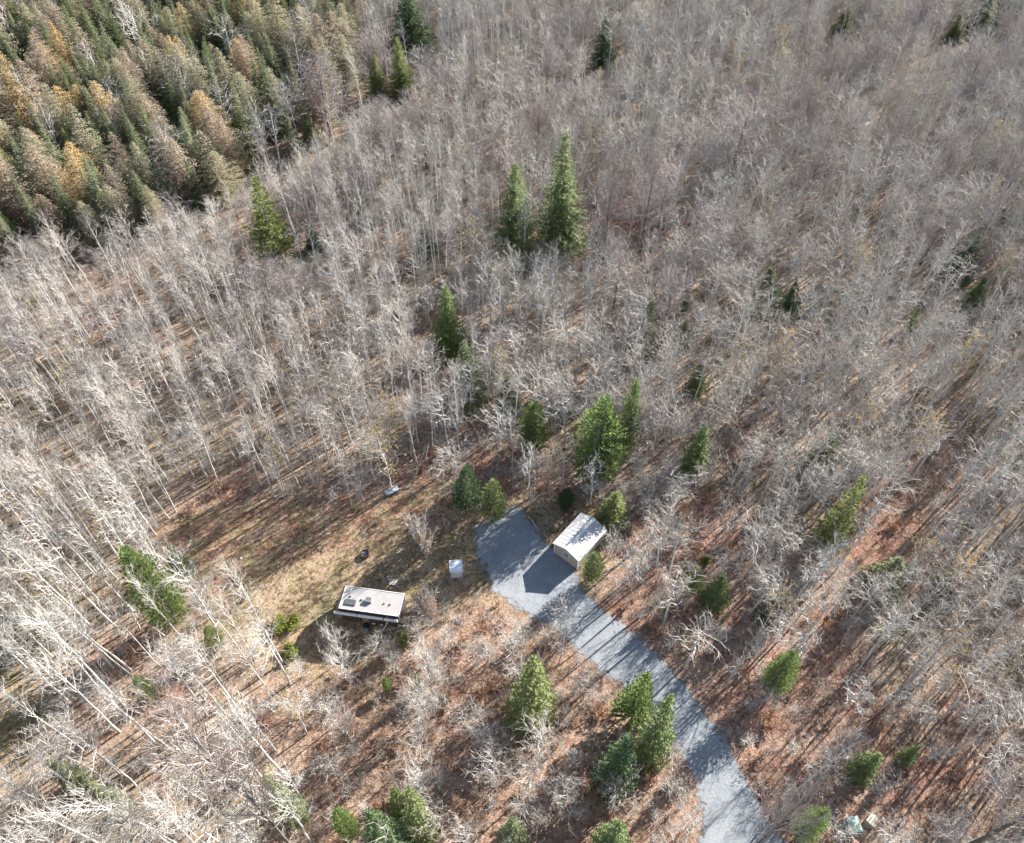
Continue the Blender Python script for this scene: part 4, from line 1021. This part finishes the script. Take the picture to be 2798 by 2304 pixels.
def zone_of(px, py, kind):
    tall = kind == 'birch_tree'
    bark = 'white barked' if tall else 'grey crooked'
    if in_poly(px, py, STAND_PX): return 'bare grey tree standing among the green and tan conifers at upper left', 'stand'
    if px < 1399:
        if py < 500: return bark + ' bare tree in the grey woods right of the conifer stand', 'far woods'
        if py < 1000 and px < 520: return bark + ' bare tree in the woods just below the conifer stand', 'left woods'
        if py < 1000: return bark + ' bare tree in the woods between the conifer stand and the clearing', 'middle woods'
        if px < 500 and py < 1500: return bark + ' bare tree in the dense woods left of the clearing', 'woods left of the clearing'
        if py < 1450: return bark + ' bare tree in the woods above the camper clearing', 'woods above the clearing'
        if py >= 1450 and px < 900: return bark + ' bare tree leaning outward in the bottom left woods', 'bottom left woods'
        return bark + ' bare tree in the brush below the camper', 'brush below the camper'
    if py < 600: return bark + ' bare tree in the far woods along the top right', 'far right woods'
    if py < 1100: return bark + ' bare tree in the woods right of the two tall spruces', 'right woods'
    if py < 1550: return bark + ' bare tree in the woods right above the storage shed', 'woods above the shed'
    if px < 1900: return bark + ' bare tree in the brush between driveway and bottom edge', 'brush beside the driveway'
    return bark + ' bare tree in the woods right of the driveway', 'woods right of the driveway'

def split(kind, lst, nmax, labeler, srcs, mass_name, mass_label, mats=None, cat='tree', matpick=None, source_mats=None):
    """the nmax that show largest are things, the rest one mass"""
    sc = []
    for q in lst:
        px, py, dep = proj(q[0], q[1], 0); tx, tyy, _ = proj(q[0], q[1], q[2])
        vis = (20 < px < 2778 and 20 < py < 2290) and (0 < tx < 2798 and 0 < tyy < 2304)
        sc.append((-(q[2] / dep) if vis else 1.0, q))
    sc.sort(key=lambda a: a[0])
    rr_ = R(len(lst)); nm = min(nmax, sum(1 for a in sc if a[0] < 0))
    for i, (_, q) in enumerate(sc[:nm]):
        px, py, dep = proj(q[0], q[1], 0)
        lab, grp = labeler(px, py, kind, q)
        P = PRO[kind]; vi = rr_.randrange(len(P)); s = q[2] / P[vi]['H']
        place_tree(kind, vi, q[0], q[1], q[2], P[vi]['R'] * q[3] * (.35 + .65 * s), rr_.uniform(0, 6.28), lab, grp, cat,
                   matpick(q) if matpick else None, tilt=(rr_.gauss(0, .03), rr_.gauss(0, .03)))
    rest = [q for _, q in sc[nm:]]
    if rest and mass_name:
        sources = srcs if srcs else [joined_object(kind, i) for i in range(len(PRO[kind]))]
        pts = []
        for q in rest:
            i = rr_.randrange(len(sources)); Hh = PRO[kind][i % len(PRO[kind])]['H']; s = q[2] / Hh
            if len(q) > 4: i = q[4] * len(PRO[kind]) + i % len(PRO[kind])
            pts.append((q[0], q[1], 0, rr_.uniform(0, 6.28), q[3] * (.35 + .65 * s), s, i, rr_.gauss(0, .03), rr_.gauss(0, .03)))
        mass(mass_name, sources, pts, mass_label, cat)
LAND = [((1280, 1105), 'the dull fir below the bright green fir'), ((1755, 965), 'the muted tall fir right of centre'), ((1868, 850), 'the upper thin fir right of centre'), ((1896, 1070), 'the slim fir at the dark shadow'),
 ((2075, 840), 'the wide faded spruce'), ((2225, 1285), 'the dim fir above the olive pine'), ((2400, 1605), 'the faded fir with curly branches'), ((2572, 1600), 'the small faded fir far right'), ((2482, 895), 'the thin yellow green fir upper right'),
 ((985, 620), 'the pale fir behind white trunks'), ((2345, 2110), 'the low fir at the lower right'), ((2292, 100), 'the dark top edge fir upper right'), ((1660, 2320), 'the fir cut by the bottom edge'), ((230, 2145), 'the dim fir in the lower left'),
 ((1590, 1480), 'the storage shed'), ((1010, 1650), 'the parked camper'), ((1247, 1560), 'the small white box shed'), ((998, 1515), 'the fire ring'), ((1350, 1450), 'the gravel pad'),
 ((762, 700), 'the large light green pine'), ((862, 680), 'the small dark fir beside the large pine'), ((1405, 690), 'the left tall spruce above centre'), ((1525, 680), 'the right tall spruce above centre'),
 ((1232, 945), 'the bright green fir left of centre'), ((1456, 1215), 'the rounded yellow green cedar'), ((1600, 1310), 'the largest cedar above the shed'), ((1283, 1390), 'the left round dark cedar'), ((1352, 1415), 'the right round dark cedar'),
 ((1892, 1285), 'the bent tipped green fir'), ((2245, 1500), 'the big olive yellow pine'), ((2142, 865), 'the pointed dark fir upper right'), ((2612, 755), 'the upper fir near the right edge'), ((2652, 830), 'the lower fir near the right edge'),
 ((1645, 185), 'the dark fir at top centre'), ((1102, 250), 'the two lit young spruces'), ((482, 1690), 'the large bright evergreen left of the clearing'), ((1452, 1960), 'the broad triangular fir at bottom centre'),
 ((1728, 1960), 'the yellow green pine by the driveway'), ((1672, 2130), 'the dense blue green fir'), ((1075, 2290), 'the fir cluster at the bottom edge'), ((968, 2285), 'the round light cedar at the bottom'),
 ((2098, 1885), 'the round cedar right of the driveway bend'), ((2178, 2280), 'the round bush by the lower driveway'), ((1950, 1635), 'the small shaded firs right of the shed'), ((2322, 2262), 'the green box blind'),
 ((418, 1900), 'the small cedar bush lower left'), ((600, 1765), 'the pale bush at the clearing rim'), ((783, 1712), 'the lime green bush'), ((1985, 515), 'the broad hazy tree upper right'), ((1648, 715), 'the left dark stemmed tree'),
 ((1745, 710), 'the right dark stemmed tree'), ((905, 390), 'the grey fan shaped tree'), ((1163, 1520), 'the tan leaved young tree'), ((940, 1800), 'the pale tree before the camper shadow'), ((828, 2340), 'the big half dead grey tree'),
 ((2600, 2325), 'the wide grey tree by the pale road'), ((955, 2050), 'the orange leaved sapling'), ((2290, 2070), 'the peach leaved sapling'), ((2040, 1530), 'the white spreading tree on red ground')]
NEAR = {}
for kind in ('birch_tree', 'aspen_tree', 'small_bare_tree', 'maple_tree', 'leafy_birch_tree'):
    sp_ = [(proj(q[0], q[1], 0)[:2], q) for q in woods[kind]]
    for (lx, ly), nm in LAND:
        best = {}
        for (p, q) in sp_:
            dx, dy = p[0] - lx, p[1] - ly; d = math.hypot(dx, dy)
            if d > 230: continue
            w_ = ('right of' if dx > 0 else 'left of') if abs(dx) > abs(dy) else ('below' if dy > 0 else 'above')
            if w_ not in best or d < best[w_][0]: best[w_] = (d, q)
        for w_, (d, q) in best.items():
            k = (kind, q[0], q[1])
            if k not in NEAR or d < NEAR[k][0]:
                NEAR[k] = (d, {'birch_tree': 'white barked bare tree', 'aspen_tree': 'grey crooked bare tree', 'small_bare_tree': 'low twiggy bare tree', 'maple_tree': 'wide crowned grey tree', 'leafy_birch_tree': 'slim yellowing tree'}[kind] + ' closest ' + w_ + ' ' + nm)
def lab_wood(px, py, kind, q):
    l, g = zone_of(px, py, kind)
    if (kind, q[0], q[1]) in NEAR: return NEAR[(kind, q[0], q[1])][1], ('white barked bare trees, ' if kind == 'birch_tree' else 'grey bare trees, ') + g
    return l, ('white barked bare trees, ' if kind == 'birch_tree' else 'grey bare trees, ') + g
split('birch_tree', woods['birch_tree'], 290, lab_wood, None, 'birch_woods', 'countless further white barked bare trees filling the woods')
split('aspen_tree', woods['aspen_tree'], 290, lab_wood, None, 'aspen_woods', 'countless further grey bare trees filling the woods')
split('small_bare_tree', woods['small_bare_tree'], 150, lambda px, py, k, q: (NEAR[(k, q[0], q[1])][1] if (k, q[0], q[1]) in NEAR else ('low crooked bare tree in the brush below the clearing' if in_poly(q[0], q[1], BRUSH) else 'low bare tree standing under the taller bare trees'),
      ('low bare trees in the brush' if in_poly(q[0], q[1], BRUSH) else 'low bare trees under the woods')), None, 'understorey_trees', 'further low bare trees scattered under the woods')
split('leafy_birch_tree', woods['leafy_birch_tree'], 60, lambda px, py, k, q: (NEAR[(k, q[0], q[1])][1] if (k, q[0], q[1]) in NEAR else 'slim bare tree still holding scattered yellow leaves in the woods', 'trees with scattered yellow leaves'), None, 'yellowing_trees', 'further slim trees with scattered yellow leaves')
split('maple_tree', woods['maple_tree'], 60, lambda px, py, k, q: (NEAR[(k, q[0], q[1])][1] if (k, q[0], q[1]) in NEAR else 'wide crowned fine twigged grey tree among slimmer bare trees', 'wide crowned bare trees'), None, 'maple_woods', 'further wide crowned bare trees beyond the view')

SPM = ['spruce_stand', 'needle_mid', 'needle_dull']; LRM = ['larch_tan', 'larch_rose', 'larch_gold']
sp_src = [joined_object('spruce_tree', i, [M['conifer_bark'], M[m_], M['conifer_bark']]) for m_ in SPM for i in range(4)]
lr_src = [joined_object('tamarack_tree', i, [M['larch_bark'], M[m_], M['larch_bark']]) for m_ in LRM for i in range(4)]
split('spruce_tree', stand['spruce_tree'], 240, lambda px, py, k, q: (['grey green spruce', 'dark green spruce', 'light green spruce'][q[4]] + ' packed in the conifer stand of the upper left corner', ['grey green', 'dark green', 'light green'][q[4]] + ' spruces in the conifer stand'),
      sp_src, 'spruce_forest', 'further green spruces of the conifer stand', matpick=lambda q: SPM[q[4]])
split('tamarack_tree', stand['tamarack_tree'], 240, lambda px, py, k, q: (['tan', 'rosy brown', 'golden'][q[4]] + ' autumn tamarack in the conifer stand of the upper left corner', ['tan', 'rosy brown', 'golden'][q[4]] + ' tamaracks in the conifer stand'),
      lr_src, 'tamarack_forest', 'further autumn tamaracks of the conifer stand', matpick=lambda q: LRM[q[4]])

# ------------------------------------------------------------------ undergrowth
def brush_source(seed, h, spread, n, mat, leafmat=None, leaves=0, thick=1.0):
    r = R(seed); B = MB()
    for k in range(n):
        a = r.uniform(0, 6.28); s = spread * r.uniform(.2, 1); hh = h * r.uniform(.5, 1.1)
        p0 = Vector((r.gauss(0, .2), r.gauss(0, .2), -.02)); q = p0 + Vector((math.cos(a) * s, math.sin(a) * s, hh)); m_ = p0.lerp(q, .5) + Vector((r.gauss(0, .15), r.gauss(0, .15), .1))
        B.tube([p0, m_, q], [.022 * thick, .015 * thick, 0.0], 3)
        for _ in range(6):
            u = r.uniform(.25, .95); c = p0.lerp(q, u); d = Vector((r.gauss(0, 1), r.gauss(0, 1), r.uniform(.2, 1.2))).normalized() * hh * r.uniform(.18, .38)
            B.tube([c, c + d], [.012 * thick, 0.0], 3)
            for _ in range(2):
                c2 = c + d * r.uniform(.3, .9); d2 = Vector((r.gauss(0, 1), r.gauss(0, 1), r.uniform(0, 1))).normalized() * hh * .15
                B.tube([c2, c2 + d2], [.010 * thick, 0.0], 3)
            for _ in range(leaves): quad_leaf(B, c + d * r.uniform(0, 1.1) + Vector((r.gauss(0, .06), r.gauss(0, .06), r.gauss(0, .06))), r.uniform(.05, .10), r, 1)
    ms = [M[mat]] + ([M[leafmat]] if leafmat else [M[mat]])
    return bpy.data.objects.new('brush_source', B.mesh('brush_source', ms))
bs = [brush_source(900, 2.6, .9, 9, 'birch_twig'), brush_source(901, 1.9, .9, 11, 'brush_twig'), brush_source(902, 3.2, 1.0, 8, 'aspen_twig'), brush_source(903, 1.5, .8, 12, 'brush_twig'),
      brush_source(904, 1.6, .9, 9, 'brush_twig', 'rust_leaf', 3), brush_source(905, 1.2, .8, 9, 'brush_twig', 'rust_leaf', 5)]
pts = []; leafy = []
r = R(31)
for x, y in jitter_grid(-140, 150, 6, 205, 1.65, r):
    if not in_range(x, y, 8, 12): continue
    px, py, dep = proj(x, y, 0)
    if in_poly(x, y, VERGE) or in_poly(x, y, ROAD) or (y < 95 and near_drive(x, y, .7)): continue
    if in_poly(x, y, CLEAR):
        if r.random() < .82 or min(math.hypot(x - a, y - b) for a, b in CLEAR_S) > 3.5 or proj(x, y, 0)[1] > 1560: continue
    if in_poly(px, py, STAND_PX): continue
    if min(math.hypot(x - a, y - b) for a, b in SMALL) < 1.6: continue
    pk = patch_keep(x, y); br = in_poly(x, y, BRUSH)
    dens = .95 if br else (.7 if pk < .99 else .40)
    if r.random() > dens: continue
    i = (r.choice([0, 0, 1, 2, 2, 4]) if px < 1500 else r.choice([2, 2, 0, 2, 1, 3])) if not br else r.choice([0, 0, 1, 3, 3, 4, 5, 5])
    if pk < .99 and r.random() < .6: i = r.choice([3, 4, 5])
    s = r.uniform(.6, 1.25)
    pts.append((x, y, 0, r.uniform(0, 6.28), s, s * r.uniform(.8, 1.15), i, r.gauss(0, .06), r.gauss(0, .06)))
mass('undergrowth', bs, pts, 'tangled leafless brush and withered saplings covering the forest floor', 'brush')
# withered grass tufts in the clearing and on the verge
def grass_source(seed):
    r = R(seed); B = MB()
    for k in range(22):
        a = r.uniform(0, 6.28); b = Vector((r.gauss(0, .12), r.gauss(0, .12), -.01)); d = Vector((math.cos(a) * .6, math.sin(a) * .6, 1)).normalized() * r.uniform(.15, .38)
        s = Vector((-math.sin(a), math.cos(a), 0)) * .018
        B.add([tuple(b - s), tuple(b + s), tuple(b + d)], [(0, 1, 2)])
    return bpy.data.objects.new('grass_source', B.mesh('grass_source', [M['dry_grass']]))
gs = [grass_source(950 + i) for i in range(3)]; pts = []
r = R(41)
for x, y in jitter_grid(-62, 14, 10, 62, .42, r):
    if not (in_poly(x, y, CLEAR) or in_poly(x, y, VERGE)) or near_drive(x, y, .3): continue
    if math.sin(x * 1.3 + 2 * math.sin(y * .5)) * math.sin(y * .9 + x * .3) + r.uniform(-.8, .8) < 0: continue
    s = r.uniform(.5, 1.3); pts.append((x, y, 0, r.uniform(0, 6.28), s, s, r.randrange(3)))
mass('dry_grass', gs, pts, 'short withered grass in the clearing and on the left verge', 'grass')
print('TREES', {k: len(v) for k, v in woods.items()}, {k: len(v) for k, v in stand.items()})
